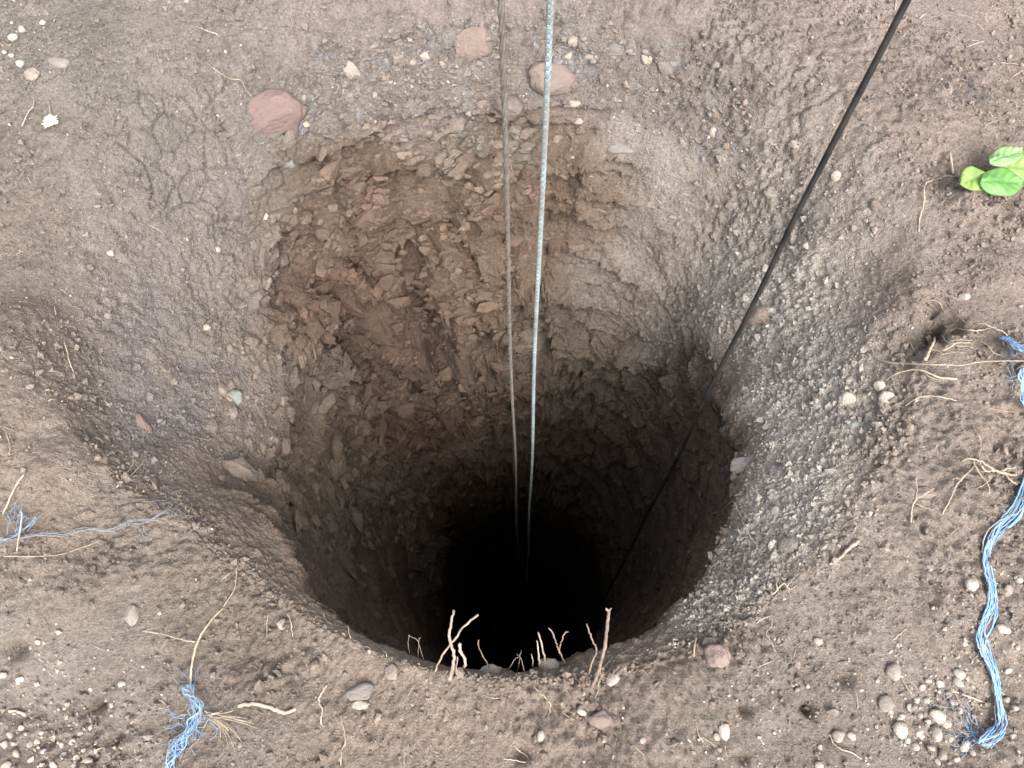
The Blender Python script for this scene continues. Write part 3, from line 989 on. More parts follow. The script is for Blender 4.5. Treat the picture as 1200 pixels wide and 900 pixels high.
BR = {(1038, 824): 'pale round pebble at the left edge of the lower right gravel patch', (1052, 855): 'large pale round pebble below the left end of the lower right gravel',
      (1098, 836): 'largest pale angular pebble in the middle of the lower right gravel patch', (1098, 862): 'pale squarish pebble below the largest one in the lower right gravel',
      (1107, 848): 'tan pebble just right of the largest one in the lower right gravel', (1122, 801): 'cream round pebble at the top of the lower right gravel patch',
      (1127, 873): 'cream oval pebble left of the twine lower end', (1124, 790): 'topmost pale flat pebble of the lower right gravel patch'}
LAB_BR = 'tiny pale pebble among the lower right gravel beside the twine'
for (px, py, w) in ((1038, 824, 21), (1052, 855, 22), (1098, 836, 21), (1098, 862, 18), (1107, 848, 15), (1122, 801, 14), (1127, 873, 17), (1073, 876, 10), (1080, 805, 10), (1124, 790, 15),
                    (1101, 801, 12), (1073, 820, 10), (1066, 829, 9), (1056, 840, 10), (1043, 834, 8), (1086, 821, 9), (1110, 812, 9), (1087, 846, 9), (1075, 858, 11), (1113, 865, 10), (1090, 878, 10), (1106, 885, 12),
                    (1119, 889, 10), (1062, 868, 8), (1132, 858, 9), (1122, 833, 10), (1088, 797, 8), (1066, 806, 8), (1140, 882, 9), (1098, 893, 9), (1116, 823, 8), (1078, 838, 8)):
    lb = BR.get((px, py))
    pebble(px, py, w, lb or LAB_BR, 'pebbles in the lower right gravel patch', random.choice(['pale_stone', 'white_stone', 'white_stone']))
BL = {(13, 859): 'white rounded pebble, largest at the left edge of the lower left gravel', (35, 871): 'white pebble in the middle of the lower left gravel patch', (65, 896): 'pale pebble at the bottom edge in the lower left gravel',
      (102, 893): 'pale angular pebble at the right end of the lower left gravel', (7, 895): 'pale pebble in the very lower left corner', (86, 869): 'white round pebble at the upper right of the lower left gravel'}
LAB_BL = 'tiny pale pebble among the lower left corner gravel'
for (px, py, w) in ((13, 859, 12), (35, 871, 11), (18, 884, 10), (45, 868, 9), (60, 867, 9), (86, 869, 10), (93, 860, 7), (65, 896, 11), (25, 852, 8), (6, 872, 10), (52, 880, 8), (75, 884, 8), (7, 895, 12), (38, 890, 9), (16, 870, 8), (102, 893, 12),
                    (90, 887, 9), (48, 858, 7), (72, 873, 7), (112, 880, 7), (30, 861, 7)):
    pebble(px, py, w, BL.get((px, py)) or LAB_BL, 'pebbles in the lower left gravel patch', random.choice(['pale_stone', 'white_stone', 'white_stone']))
for (px, py, w, lb) in ((18, 47, 14, 'largest yellowish white pebble near the upper left corner'), (25, 35, 9, 'yellowish pebble just above the largest one at upper left'), (50, 28, 8, 'small yellow pebble right of the upper left corner group'),
                    (24, 76, 11, 'flat yellowish white pebble lowest in the upper left corner group'), (14, 66, 8, 'small cream pebble between the largest and the flat one at upper left'), (5, 62, 6, 'tiny cream pebble at the left edge near the upper left corner')):
    pebble(px, py, w, lb, 'pebbles near the upper left corner', 'white_stone')
for (px, py, w, lb) in ((1180, 690, 17, 'grey white angular pebble right of the twine upper bend'), (1174, 737, 17, 'grey flat pebble right of the narrow twine waist'), (1194, 679, 9, 'small pale pebble at the right edge above the angular one'),
                    (1185, 716, 8, 'small pale pebble between the angular and flat pebbles right of twine'), (1178, 820, 11, 'pale pebble close to the right side of the lower twine'), (1190, 830, 9, 'small pale pebble at the right edge beside the lower twine'),
                    (1186, 862, 9, 'small pebble right of the twine lower end'), (1194, 890, 12, 'pale pebble in the lower right corner'), (1180, 785, 10, 'pale pebble right of the twine above its lower end'), (1192, 760, 8, 'small pebble at the right edge level with the twine waist')):
    pebble(px, py, w, lb, 'pebbles right of the long blue twine', random.choice(['pale_stone', 'white_stone']))
for (px, py, w, lab, mt) in ((1137, 687, 24, 'pale cream pebble touching the long blue twine, the topmost there', 'white_stone'),
                         (1048, 788, 22, 'pale oval pebble alone just above the lower right gravel patch', 'pale_stone'),
                         (958, 750, 12, 'small tan pebble alone on bare soil at lower right', 'pale_stone'),
                         (935, 778, 10, 'small pinkish pebble left of the burrow hole at lower right', 'dusty_stone'),
                         (847, 857, 20, 'chalky white angular pebble at the bottom, largest of its trio', 'white_stone'),
                         (839, 864, 11, 'small pale pebble left in the bottom trio', 'pale_stone'), (843, 878, 11, 'small pale pebble lowest in the bottom trio', 'pale_stone'),
                         (982, 863, 17, 'tan pebble held by a curved straw at the bottom right', 'pale_stone'), (998, 862, 11, 'white pebble right beside the tan pebble at bottom right', 'white_stone'),
                         (960, 896, 11, 'white pebble cut by the bottom edge of the picture', 'white_stone'), (682, 833, 11, 'white chip left of the rough pale stone near the rim', 'white_stone'),
                         (720, 798, 19, 'whitish flat chip beside the foot of the tall twig', 'white_stone'), (752, 867, 10, 'pale pebble on bare soil at bottom centre right', 'pale_stone'),
                         (632, 861, 13, 'tan upright chip on bare soil at bottom centre', 'pale_stone'), (143, 802, 9, 'small white pebble left of the blue twine tuft', 'white_stone'),
                         (132, 826, 8, 'small white pebble beside the burrow hole at lower left', 'white_stone'), (24, 796, 9, 'white pebble below the burrow hole near the left edge', 'white_stone'),
                         (3, 790, 10, 'white pebble cut by the left edge of the picture', 'white_stone'), (45, 752, 7, 'tiny white pebble above the left burrow hole', 'white_stone'),
                         (106, 807, 6, 'tiny white pebble above the lower left burrow hole', 'white_stone'), (331, 733, 15, 'pale pebble near the thin upright roots at the lower left rim', 'pale_stone'),
                         (243, 384, 11, 'small beige pebble on the upper left slope', 'pale_stone'), (312, 254, 9, 'small cream pebble in the rubble under the pinkish red stone', 'white_stone'),
                         (130, 297, 9, 'small yellowish pebble on the left slope', 'white_stone'), (254, 292, 10, 'small white pebble on the left slope', 'white_stone'),
                         (946, 804, 6, 'tiny white pebble above the lower right burrow hole', 'white_stone'), (1130, 756, 8, 'small white pebble left of the twine above the gravel', 'white_stone'),
                         (1052, 756, 7, 'small cream pebble on bare soil at right', 'white_stone'), (1094, 712, 6, 'tiny white pebble on the right soil bank', 'white_stone'),
                         (934, 778 + 30, 7, 'tiny pale pebble on bare soil near the right burrow hole', 'pale_stone')):
    pebble(px, py, w, lab, None, mt)

# ------------------------------------------------------------------ roots and twigs
root('root', 'forked pale root sticking up from the near rim over the pit', 'root',
     [([(527, 797), (531, 778, .012), (532, 766, .02), (527, 750, .03), (528, 735, .038), (532, 715, .045)], 4.2, 3.0),
      ([(509, 788), (518, 768, .012), (530, 753, .028), (541, 738, .036), (560, 720, .045)], 2.2, 2.6)], M['root'], None, .16, .0008, .0)
root('root', 'short stout pale root stub right of the forked root', 'root',
     [([(543, 785), (545, 775, .014), (540, 762, .022), (539, 754, .028)], 3.2, 3.8), ([(536, 795), (535, 782, .01), (536, 770, .016)], 1.8, 1.4)], M['root'], None, .2, .0008, .0)
root('root', 'thin curled dark root between the pale stub and the rim stone', 'root',
     [([(576, 780), (566, 769, .012), (561, 757, .02), (561, 750, .026)], 1.3, 1.6)], M['root_brown'], None, .2, .0005, .0)
root('root', 'thin straight pale root left of the middle rim stone', 'root', [([(639, 776), (636, 760, .016), (631, 741, .03)], 2.2, 1.9)], M['root'], None, .15, .0006, .0)
root('root', 'short pointed pale root left of the middle rim stone', 'root', [([(632, 778), (631, 765, .012), (629, 750, .022)], 2.6, 1.2)], M['root'], None, .15, .0006, .0)
root('root', 'tiny root tip left of the pointed pale root', 'root', [([(624, 779), (624, 772, .006), (623, 766, .012)], 1.6, .8)], M['root'], None, .15, .0004, .0)
root('root', 'wavy thin grey root with a curled tip behind the middle rim stone', 'root',
     [([(664, 779), (656, 765, .012), (652, 755, .02), (648, 742, .028), (643, 736, .032)], 1.4, 1.8)], M['twig_grey'], None, .2, .0006, .0)
root('root', 'wavy thin root crossing close to the grey one behind the rim stone', 'root',
     [([(662, 777), (656, 762, .012), (658, 752, .02), (662, 742, .028), (665, 740, .03)], 1.3, 1.6)], M['twig_grey'], None, .2, .0006, .0)
root('root', 'crooked brown root left of the tall grey twig', 'root',
     [([(690, 790), (694, 775, .015), (699, 762, .022), (693, 747, .03), (688, 731, .04)], 2.6, 1.8)], M['root_brown'], None, .2, .0006, .0)
root('twig', 'tall grey twig with a broken top leaning over the near rim', 'twig',
     [([(694, 806), (702, 785, .018), (709, 758, .038), (711, 738, .05), (713, 722, .06), (713, 715, .064)], 4.0, 3.8),
      ([(713, 716, .064), (710, 713, .068)], 3.6, 1.6), ([(713, 716, .064), (716, 713, .067)], 3.0, 1.2)], M['twig_grey'], None, .14, .0006, .0)
root('root', 'thin white root arching down beside the tall grey twig', 'root',
     [([(718, 769), (709, 782, .004), (702, 800, .004), (699, 815, .004), (690, 833)], 1.7, 1.0)], M['root'])
root('root', 'dark thin tangle of rootlets on the left part of near rim', 'root',
     [([(497, 762), (490, 752, .008), (487, 748, .014), (478, 745, .018)], .9, .8), ([(490, 758), (491, 750, .012), (493, 747, .015)], .8, .6), ([(480, 760), (478, 752, .008), (480, 744, .018)], .8, .7)], M['twig_grey'], None, .2, .0006, .0)
root('root', 'small dry rootlet bunch in the middle of the near rim', 'root',
     [([(596, 782), (602, 774, .008), (608, 770, .012)], 1.0, .7), ([(606, 780), (609, 770, .01), (611, 762, .018)], 1.3, .7), ([(614, 780), (611, 772, .01), (605, 766, .014)], .9, .6)], M['root_brown'], None, .2, .0006, .0)
# lower centre ground
root('root', 'pale wavy root lying on the ground below the near rim', 'root', [([(624, 800), (630, 810), (640, 818), (645, 826), (643, 838)], 1.3, 1.7)], M['root'])
root('straw', 'white straw beside the small hollow at the bottom centre', 'straw', [([(603, 874), (610, 881, .004), (618, 887, .004), (617, 893), (598, 890), (590, 890)], 1.6, 1.2)], M['straw'])
root('root', 'pale root with a bend on the bottom edge left of centre', 'root', [([(399, 838), (402, 852, .004), (405, 868, .004), (400, 880), (400, 897)], 2.6, 2.2)], M['root'])
root('root', 'pale rootlet with a loop left of the grey flat stone', 'root', [([(383, 803), (377, 812, .004), (374, 822), (378, 832, .003), (376, 846), (380, 852)], 2.2, 1.5)], M['root'])
root('root', 'thin brown root lying right of the grey flat stone', 'root', [([(463, 812), (448, 813, .004), (441, 820), (438, 834)], 1.3, 1.2)], M['root_brown'])
root('root', 'small pale root fork at the bottom edge left', 'root', [([(357, 886), (363, 893), (368, 900)], 1.6, 1.2), ([(368, 884), (363, 893)], 1.3, 1.0)], M['root'])
root('root', 'short pale root on the bottom ground left of centre', 'root', [([(480, 873), (474, 884), (473, 896)], 1.2, 1.0)], M['root'])
# lower left
root('straw', 'thick curved straw rising from the blue tuft at lower left', 'straw',
     [([(224, 803), (224, 785, .02), (229, 760, .03), (238, 740, .03), (252, 722, .02), (262, 712, .006)], 2.6, 2.0),
      ([(229, 752, .028), (215, 750, .022), (190, 743, .012), (167, 740, .002)], 1.6, 1.0), ([(167, 740, .002), (180, 736, .004)], .8, .5)], M['straw'], None, .06, .0003)
root('straw', 'dry thin stem above the curved straw at lower left', 'straw', [([(262, 711, .004), (275, 690, .01), (277, 672, .012), (280, 655, .004)], 1.2, .8)], M['straw'], None, .1, .0004)
t = root('straw', 'fan of fine dry straws spreading beside the blue tuft', 'straw', [([(240, 833, .012), (252, 842, .008), (268, 856, .004)], 1.8, 1.6)], M['straw'], None, .05, .0003)
for (a, b) in ((300, 853), (298, 848), (275, 878), (268, 876), (275, 832), (262, 830), (258, 866), (284, 870), (290, 842), (210, 837), (278, 860)):
    P_ = [PT((240 + random.uniform(-2, 10), 833 + random.uniform(0, 9), .012)), PT(((250 + a) / 2 + 3, (838 + b) / 2, .009)), PT((a, b, .002))]
    pa = smooth_path(P_, 4)
    V, F = tube(pa, rtaper(len(pa), .0009, .0005), 5, .05, a)
    centred('stalk', V, F, M['straw'], t, P_[0])
root('stick', 'thick pale brown stick lying on the ground right of the blue tuft', 'stick', [([(280, 827), (300, 825), (322, 831), (335, 835), (347, 831)], 4.2, 4.4)], M['root'], None, .14, .0008)
root('stick', 'short white peeled stick near the lower left corner', 'stick', [([(11, 833), (20, 834), (31, 838)], 3.4, 3.6)], M['straw'], None, .15, .0004)
root('straw', 'pale straw splinter right of the lower left gravel', 'straw', [([(108, 881), (118, 877, .003), (135, 870, .003)], 2.2, 1.2), ([(108, 881), (100, 876), (92, 872)], .9, .6)], M['straw'], None, .1, .0004)
for (lab, p_) in (('thin upright pale root at the lower left rim, the left of three', [(313, 746), (313, 732, .01), (314, 720, .018)]),
                  ('thin upright pale root at the lower left rim, the middle of three', [(343, 746), (341, 732, .01), (337, 718, .018)])):
    root('root', lab, 'root', [(p_, 1.3, 1.0)], M['root'], None, .15, .0005)
root('root', 'curly dark rootlet at the lower left pit lip', 'root', [([(392, 734), (381, 725, .008), (380, 716, .014), (390, 715, .018), (395, 708, .02), (384, 704, .02), (372, 707, .016)], 1.2, .9)], M['root_brown'], None, .15, .0005)
root('straw', 'pale straw standing up at the left edge beside blue fibres', 'straw', [([(4, 602), (10, 588, .015), (18, 570, .03), (28, 556, .04)], 2.2, 1.6)], M['straw'], None, .08, .0003)
root('straw', 'upright dry stalk in the blue fibres at the left edge', 'straw', [([(20, 648), (22, 630, .012), (25, 612, .02), (25, 598, .028)], 1.8, 1.4)], M['straw'], None, .08, .0003)
root('straw', 'long thin straw lying below the blue strand at left', 'straw', [([(5, 652), (40, 652, .003), (70, 650, .003), (95, 642, .003), (118, 634)], 1.1, .8)], M['straw'], None, .08, .0004)
root('twig', 'crossed dry twiglets on the left mound edge', 'twig', [([(137, 571), (146, 558, .006), (155, 545, .006), (160, 537)], 1.2, .8), ([(150, 560, .004), (162, 549, .006), (173, 534)], 1.2, .8)], M['straw'], None, .12, .0004)
root('straw', 'small bent straw on the left mound by the left edge', 'straw', [([(6, 497), (8, 510, .004), (12, 524, .004), (11, 533), (22, 528)], 1.0, .8)], M['straw'], None, .1, .0004)
root('straw', 'white straw leaning on the upper left slope edge', 'straw', [([(75, 399), (79, 413, .006), (82, 425, .006), (87, 438)], 1.9, 1.1)], M['straw'], None, .08, .0003)
root('straw', 'tiny white straw above the one on the left slope edge', 'straw', [([(64, 360), (65, 365, .003), (66, 369)], 1.5, 1.2)], M['straw'], None, .08, .0003)
root('straw', 'short white straw above the left slope in the grey soil', 'straw', [([(177, 256), (184, 246, .003), (190, 247)], 1.3, .8)], M['straw'], None, .08, .0003)
root('straw', 'pale flat straw chip on the left slope', 'straw', [([(176, 265), (184, 268, .003), (190, 273)], 1.7, 1.2)], M['straw'], None, .08, .0003)
# upper left
root('twig', 'bent white twig near the upper left corner', 'twig', [([(40, 113), (39, 124, .006), (33, 132, .006), (26, 147)], 1.4, 1.6)], M['straw'], None, .12, .0004)
root('straw', 'short white straw above the crossed roots at upper left', 'straw', [([(229, 31), (240, 35, .006), (256, 41)], 1.7, 2.0)], M['straw'], None, .08, .0004)
root('twig', 'long thin brown twig slanting across the upper left soil', 'twig', [([(270, 29), (260, 52, .012), (248, 75, .014), (236, 94, .008), (222, 106)], 1.1, 1.1)], M['root_brown'], None, .12, .0006)
root('twig', 'brown twig crossing under the long slanting one at upper left', 'twig', [([(250, 43), (243, 56, .004), (233, 68, .004)], 2.2, 1.6)], M['root_brown'], None, .12, .0006)
root('root', 'branched white root left of the large pinkish red stone', 'root', [([(241, 73), (256, 84, .008), (268, 92, .008), (282, 94, .008), (288, 104, .006), (295, 113)], 1.6, 1.5), ([(258, 86, .008), (248, 79, .01), (243, 80)], 1.3, .8)], M['root'], None, .15, .0006)
root('root', 'long thin hanging root trailing down over the pinkish red stone', 'root', [([(284, 14), (293, 20, .006), (300, 40, .006), (307, 62, .006), (308, 78, .006), (314, 96, .008), (322, 122, .028), (328, 140, .025), (334, 158)], 1.1, .8)], M['root_brown'], None, .12, .0006)
root('root', 'thin root dangling at the top left of the pit', 'root', [([(341, 0), (341, 18, .006), (342, 30, .006), (337, 40)], 1.0, .7)], M['root'], None, .12, .0006)
root('root', 'thin brown rootlet fork at the top edge of the picture, left', 'root', [([(232, 0), (232, 14, .005), (231, 25)], 1.1, .8)], M['root_brown'], None, .12, .0006)
# upper right
root('straw', 'long curved straw lying at the top edge left of the cable', 'straw', [([(968, -3), (980, 8), (993, 20, .003), (1003, 30), (1009, 41)], 2.4, 1.8)], M['root'], None, .1, .0005)
root('root', 'brown root bent like a hook below the seedling', 'root', [([(1076, 272), (1078, 256, .004), (1083, 238, .006), (1083, 222, .008), (1086, 214, .008), (1098, 210, .008), (1110, 206, .008), (1118, 208)], 2.2, 1.8), ([(1086, 213, .008), (1080, 215, .006), (1074, 216)], 1.6, 1.0)], M['root'], None, .14, .0006)
root('stick', 'pale stick stub left of the green seedling', 'stick', [([(1113, 178), (1115, 190, .006), (1117, 204)], 3.0, 3.2)], M['root'], None, .1, .0004)
for (lab, a, b) in (('short straw lying near the top right corner', (1134, 55), (1153, 49)), ('straw lying at the right edge above the seedling', (1172, 74), (1200, 77)),
                    ('tiny straw at top right under the cable end', (1077, 22), (1086, 16)), ('pale straw curl at the top edge beside the cable', (1050, 0), (1049, 12)), ('straw below the straw at the right edge', (1180, 95), (1200, 82))):
    root('straw', lab, 'straw', [([a, ((a[0] + b[0]) / 2, (a[1] + b[1]) / 2 - 1, .005), b], 1.5, 1.2)], M['straw'], None, .1, .0004)
# right tangle
root('root', 'longest straight white root across the right root tangle', 'root', [([(1025, 420, .002), (1040, 424, .012), (1060, 426, .02), (1090, 427, .022), (1125, 428, .02), (1150, 424, .018), (1175, 423, .016), (1202, 423, .012)], 1.4, 2.0)], M['root'], None, .08, .0004)
root('root', 'thick yellowish root below the longest white root', 'root', [([(1037, 446), (1050, 438, .008), (1064, 434, .012), (1078, 433, .014), (1090, 438, .012), (1104, 443, .01), (1121, 444)], 1.6, 3.0), ([(1082, 435, .012), (1090, 442, .008), (1102, 446)], 1.4, .9)], M['straw'], None, .12, .0005)
root('root', 'reddish thin root lowest in the right tangle', 'root', [([(1048, 474), (1058, 477), (1066, 472, .008), (1076, 466, .012), (1090, 464, .012), (1106, 466, .01), (1121, 470)], 1.2, 1.9)], M['root'], None, .12, .0005)
root('root', 'pale root at the upper part of the right tangle', 'root', [([(1113, 388), (1120, 385, .006), (1135, 387, .01), (1150, 387, .01), (1168, 383)], 1.9, 1.5)], M['root'], None, .12, .0005)
root('root', 'pale root arching towards the frayed blue twine end', 'root', [([(1143, 379), (1155, 380, .01), (1168, 386, .012), (1175, 388, .01), (1182, 395)], 1.9, 1.3)], M['root'], None, .12, .0005)
root('root', 'thin root over the dark hollow at the right', 'root', [([(1068, 350), (1078, 355, .006), (1090, 352, .01), (1100, 354, .01), (1105, 363)], 1.4, 1.2)], M['root'], None, .12, .0005)
root('root', 'thin dark root slanting down above the right tangle', 'root', [([(1107, 352), (1120, 367, .008), (1130, 377, .008), (1145, 386)], 1.3, 1.0)], M['root_brown'], None, .12, .0005)
root('root', 'clump of pale roots at the knot of the right tangle', 'root',
     [([(1083, 423), (1089, 412, .012), (1094, 402, .018), (1096, 395, .016)], 4.2, 2.6), ([(1104, 393, .008), (1109, 400, .014), (1118, 403, .014)], 1.5, 1.4), ([(1104, 411, .012), (1114, 407, .016), (1122, 402, .016), (1140, 402, .012)], 1.5, 1.2),
      ([(1102, 416, .012), (1118, 413, .015), (1132, 413, .01)], 1.2, .9), ([(1090, 410, .014), (1100, 411, .012), (1106, 416, .01)], 1.2, .9), ([(1112, 400, .012), (1126, 398, .012), (1141, 399, .006)], 1.1, .8), ([(1120, 405, .012), (1132, 406, .012), (1140, 408, .004)], 1.1, .7)], M['straw'], None, .14, .0006)
root('root', 'thin orange root curving right of the tangle knot', 'root', [([(1146, 400), (1154, 402, .008), (1160, 408, .01), (1166, 414, .01), (1176, 418)], 1.3, 1.0)], M['root'], None, .12, .0005)
root('root', 'thin straight root below the twine loop at the right edge', 'root', [([(1158, 479), (1170, 480, .006), (1182, 482, .006), (1196, 483)], 1.1, 1.0)], M['root'], None, .12, .0005)
root('root', 'small stub root inside the dark hollow', 'root', [([(1066, 402), (1069, 406, .008), (1072, 412)], 1.3, .9)], M['root'], None, .12, .0005)
root('root', 'knotted pale root fanning out beside the twine at right', 'root',
     [([(1198, 557), (1182, 556, .014), (1168, 552, .016), (1158, 546, .016), (1148, 540, .012), (1136, 537, .006), (1126, 541)], 3.4, 1.6), ([(1140, 538, .01), (1146, 552, .012), (1154, 562, .01), (1160, 574, .006), (1158, 580)], 1.7, 1.0),
      ([(1166, 551, .015), (1158, 553, .016), (1150, 546, .014)], 2.4, 1.6), ([(1172, 553, .015), (1182, 549, .012), (1190, 548, .008)], 2.0, 1.2), ([(1178, 556, .014), (1186, 564, .008), (1192, 568)], 1.8, 1.0), ([(1150, 544, .012), (1148, 534, .008), (1150, 520, .008), (1146, 508, .006), (1140, 500)], 1.1, .7)], M['straw'], None, .2, .0007)
root('root', 'forked pale root below the knotted one', 'root', [([(1142, 545), (1132, 556, .008), (1124, 564, .01), (1118, 575, .008), (1112, 588, .006), (1104, 602)], 2.0, 1.8), ([(1126, 562, .009), (1120, 560, .008), (1112, 566)], 1.3, .8)], M['straw'], None, .14, .0006)
root('root', 'pale branching root stub beside the brownish stone at right', 'root', [([(1068, 612), (1069, 595, .01), (1074, 585, .014), (1086, 578, .02), (1095, 572, .02)], 1.6, 1.2), ([(1074, 585, .014), (1075, 572, .014), (1073, 558, .008)], 1.3, .8), ([(1072, 590, .012), (1082, 594, .01), (1094, 598)], 1.4, .9)], M['straw'], None, .14, .0006)
root('stick', 'pale thick stick lying on the right bank', 'stick', [([(972, 662), (982, 655, .004), (995, 643, .006), (1007, 633, .006)], 3.0, 4.2)], M['root'], None, .16, .0007)
root('root', 'thin long root hanging on the lower right slope', 'root', [([(832, 603), (846, 598, .012), (858, 588, .014), (866, 600, .012), (874, 620, .01), (888, 640, .008), (905, 662), (912, 672)], 1.5, 1.0)], M['root'], None, .12, .0006)
root('root', 'short thin root right of the long hanging root', 'root', [([(888, 615), (898, 622, .008), (906, 632, .008), (913, 648)], 1.3, 1.0)], M['root'], None, .12, .0006)
root('root', 'curled pale root on the soil right of the near rim', 'root', [([(886, 730), (896, 724, .006), (904, 724, .008), (904, 734, .006), (898, 742, .004), (905, 755), (908, 764)], 1.3, 1.0)], M['root'], None, .12, .0006)
root('root', 'stubby pale root bit on the near right rim', 'root', [([(813, 770), (814, 758, .006), (816, 746, .008)], 2.4, 2.0)], M['straw'], None, .12, .0004)
root('root', 'small pale root chip on the right rim soil', 'root', [([(845, 730), (851, 734, .004), (857, 739)], 2.2, 2.2)], M['straw'], None, .12, .0004)
root('root', 'tangled pale rootlets on the crest of the right rim', 'root', [([(905, 697), (912, 690, .006), (918, 684, .008), (926, 690), (934, 686)], 1.8, 1.2), ([(912, 692, .004), (910, 684, .008), (914, 676)], 1.5, .9), ([(922, 688, .004), (930, 678, .008), (938, 670)], 1.4, .8)], M['root'], None, .16, .0006)
root('straw', 'thin straw on bare soil at lower right', 'straw', [([(1047, 750), (1055, 743, .003), (1063, 736)], 1.2, .9)], M['straw'], None, .08, .0003)
root('straw', 'pale straw across the lower right gravel to the twine', 'straw', [([(1113, 809), (1130, 814, .006), (1155, 824)], 2.0, 1.8)], M['straw'], None, .08, .0003)
root('straw', 'split pale straw above the lower right gravel', 'straw', [([(1056, 795), (1062, 804, .004), (1068, 813)], 2.6, 1.6)], M['straw'], None, .08, .0003)
root('straw', 'curved white straw around the tan pebble at the bottom right', 'straw', [([(972, 860), (977, 871, .003), (986, 878, .003), (998, 882, .003), (1009, 889)], 1.6, 1.5)], M['straw'], None, .1, .0004)
root('straw', 'bent thin straw left of the bottom trio of pebbles', 'straw', [([(815, 847), (820, 864, .003), (832, 876, .003), (848, 891)], 1.2, 1.1), ([(820, 864, .003), (830, 868, .003), (838, 875)], 1.0, .8)], M['straw'], None, .1, .0004)
root('root', 'small upright rootlet on bare soil at lower right', 'root', [([(1005, 830), (1005, 818, .008), (1003, 810, .012)], 1.2, .9)], M['root'], None, .12, .0004)
root('straw', 'small upright white straw at the right bank top', 'straw', [([(1070, 613), (1069, 604, .004), (1068, 596, .006)], 1.5, 1.0)], M['straw'], None, .1, .0003)

# ------------------------------------------------------------------ ropes and the cable over the pit
def rope_path(a, b, n, sag=0.0):
    return [Vector(a).lerp(Vector(b), i / n) + Vector((math.sin(i / n * 9) * .0015, math.sin(i / n * 7 + 1) * .0015, 0)) for i in range(n + 1)]


def helix_strand(a, b, z_fine, rad_, sr, pitch, phase, sgn, sides=5):
    a, b = Vector(a), Vector(b)
    L_ = (b - a).length
    ax = (b - a).normalized()
    n1 = ax.cross(Vector((1, 0, 0))).normalized(); n2 = ax.cross(n1)
    pts, l = [], 0.0
    while l < L_:
        p = a + ax * l
        an_ = sgn * 2 * math.pi * l / pitch + phase
        wav = Vector((math.sin(l * 4.1) * .002, math.sin(l * 3.3 + 1) * .002, 0))
        pts.append(p + wav + (n1 * math.cos(an_) + n2 * math.sin(an_)) * rad_)
        l += pitch / 9 if p.z > z_fine else pitch / 5
    return tube(pts, [sr] * len(pts), sides)


def vline(px0, py0, px1, py1, y_, zt, zb):
    """straight line through two picture points, both at distance y_ from the camera's foot"""
    d0, d1 = ray(px0, py0), ray(px1, py1)
    p0 = CAMP + d0 * (y_ / d0.y); p1 = CAMP + d1 * (y_ / d1.y)
    dv_ = (p1 - p0) / (p1.z - p0.z)
    return p0 + dv_ * (zt - p0.z), p0 + dv_ * (zb - p0.z)


a, b = vline(585, 0, 604, 560, .65, 2.7, -10.5)
t = empty('rope', b); tag(t, 'thin weathered grey brown twisted rope hanging down into the pit', 'rope')
for k in range(3):
    V, F = helix_strand(a, b, -1.6, .0019, .0022, .075, k * 2.094, 1, 6)
    centred('strand', V, F, M['rope_grey'], t, b)
rope1 = (t, a, b)
a, b = vline(643, 0, 621, 590, .66, 2.7, -10.5)
t = empty('rope', b); tag(t, 'pale blue and white braided plastic rope hanging into the pit', 'rope')
pa = rope_path(a, b, 60)
pa = [Vector((math.sin((p - a).length * 4.1) * .002, math.sin((p - a).length * 3.3 + 1) * .002, 0)) + a.lerp(b, i / 60) for i, p in enumerate(pa)]
pa2 = []
for i in range(241):
    p = a.lerp(b, i / 240); l = (p - a).length
    pa2.append(p + Vector((math.sin(l * 4.1) * .002, math.sin(l * 3.3 + 1) * .002, 0)))
V, F = tube(pa2, [.0025] * len(pa2), 8)
centred('core', V, F, M['rope_blue'], t, b)
for k in range(4):
    for sg in (1, -1):
        V, F = helix_strand(a, b, -1.6, .0025 + (.0003 if sg > 0 else 0), .0015, .026, k * 1.5708 + (.4 if sg > 0 else 0), sg, 5)
        centred('strand', V, F, M['rope_white'] if (k % 2 == 0) else M['rope_blue'], t, b)
def fuzz(t, a, b, rad_, n, mat, seed):
    rr = random.Random(seed); parts = []
    for k in range(n):
        f_ = rr.uniform(.17, .45)
        p = a.lerp(b, f_); l = (p - a).length
        p = p + Vector((math.sin(l * 4.1) * .002, math.sin(l * 3.3 + 1) * .002, 0))
        an_ = rr.uniform(0, 6.28); o_ = Vector((math.cos(an_), math.sin(an_), 0))
        L_ = rr.uniform(.003, .009)
        parts.append(tube([p + o_ * rad_ * .8, p + o_ * (rad_ + L_ * .5) + Vector((0, 0, rr.gauss(0, .003))), p + o_ * (rad_ + L_ * .7) + Vector((0, 0, rr.gauss(0, .006)))], [.00022, .0002, .0001], 3))
    V, F = join(parts)
    centred('fuzz', V, F, mat, t, b)['kind'] = 'stuff'


fuzz(t, a, b, .0035, 240, M['rope_white'], 3)
fuzz(*rope1, .0036, 240, M['rope_grey'], 4)
# black cable: from the upper right down the right side of the shaft
ctl = [(.727, 1.366, 2.35), (.594, .972, .636), (.530, .782, -.192), (.466, .592, -1.02), (.40, .395, -1.9), (.37, .34, -2.4), (.34, .36, -3.4), (.32, .40, -10.5)]
pa = smooth_path([Vector(c) for c in ctl], 14)
pa = [p + Vector((math.sin(i * .55) * .0016 + math.sin(i * .21) * .0022, math.sin(i * .43 + 1) * .0018, 0)) for i, p in enumerate(pa)]
V, F = tube(pa, [.0058] * len(pa), 10, .03)
cb = centred('cable', V, F, M['cable'], None, pa[-1]); tag(cb, 'taut black rubber cable slanting from upper right into the pit', 'cable')

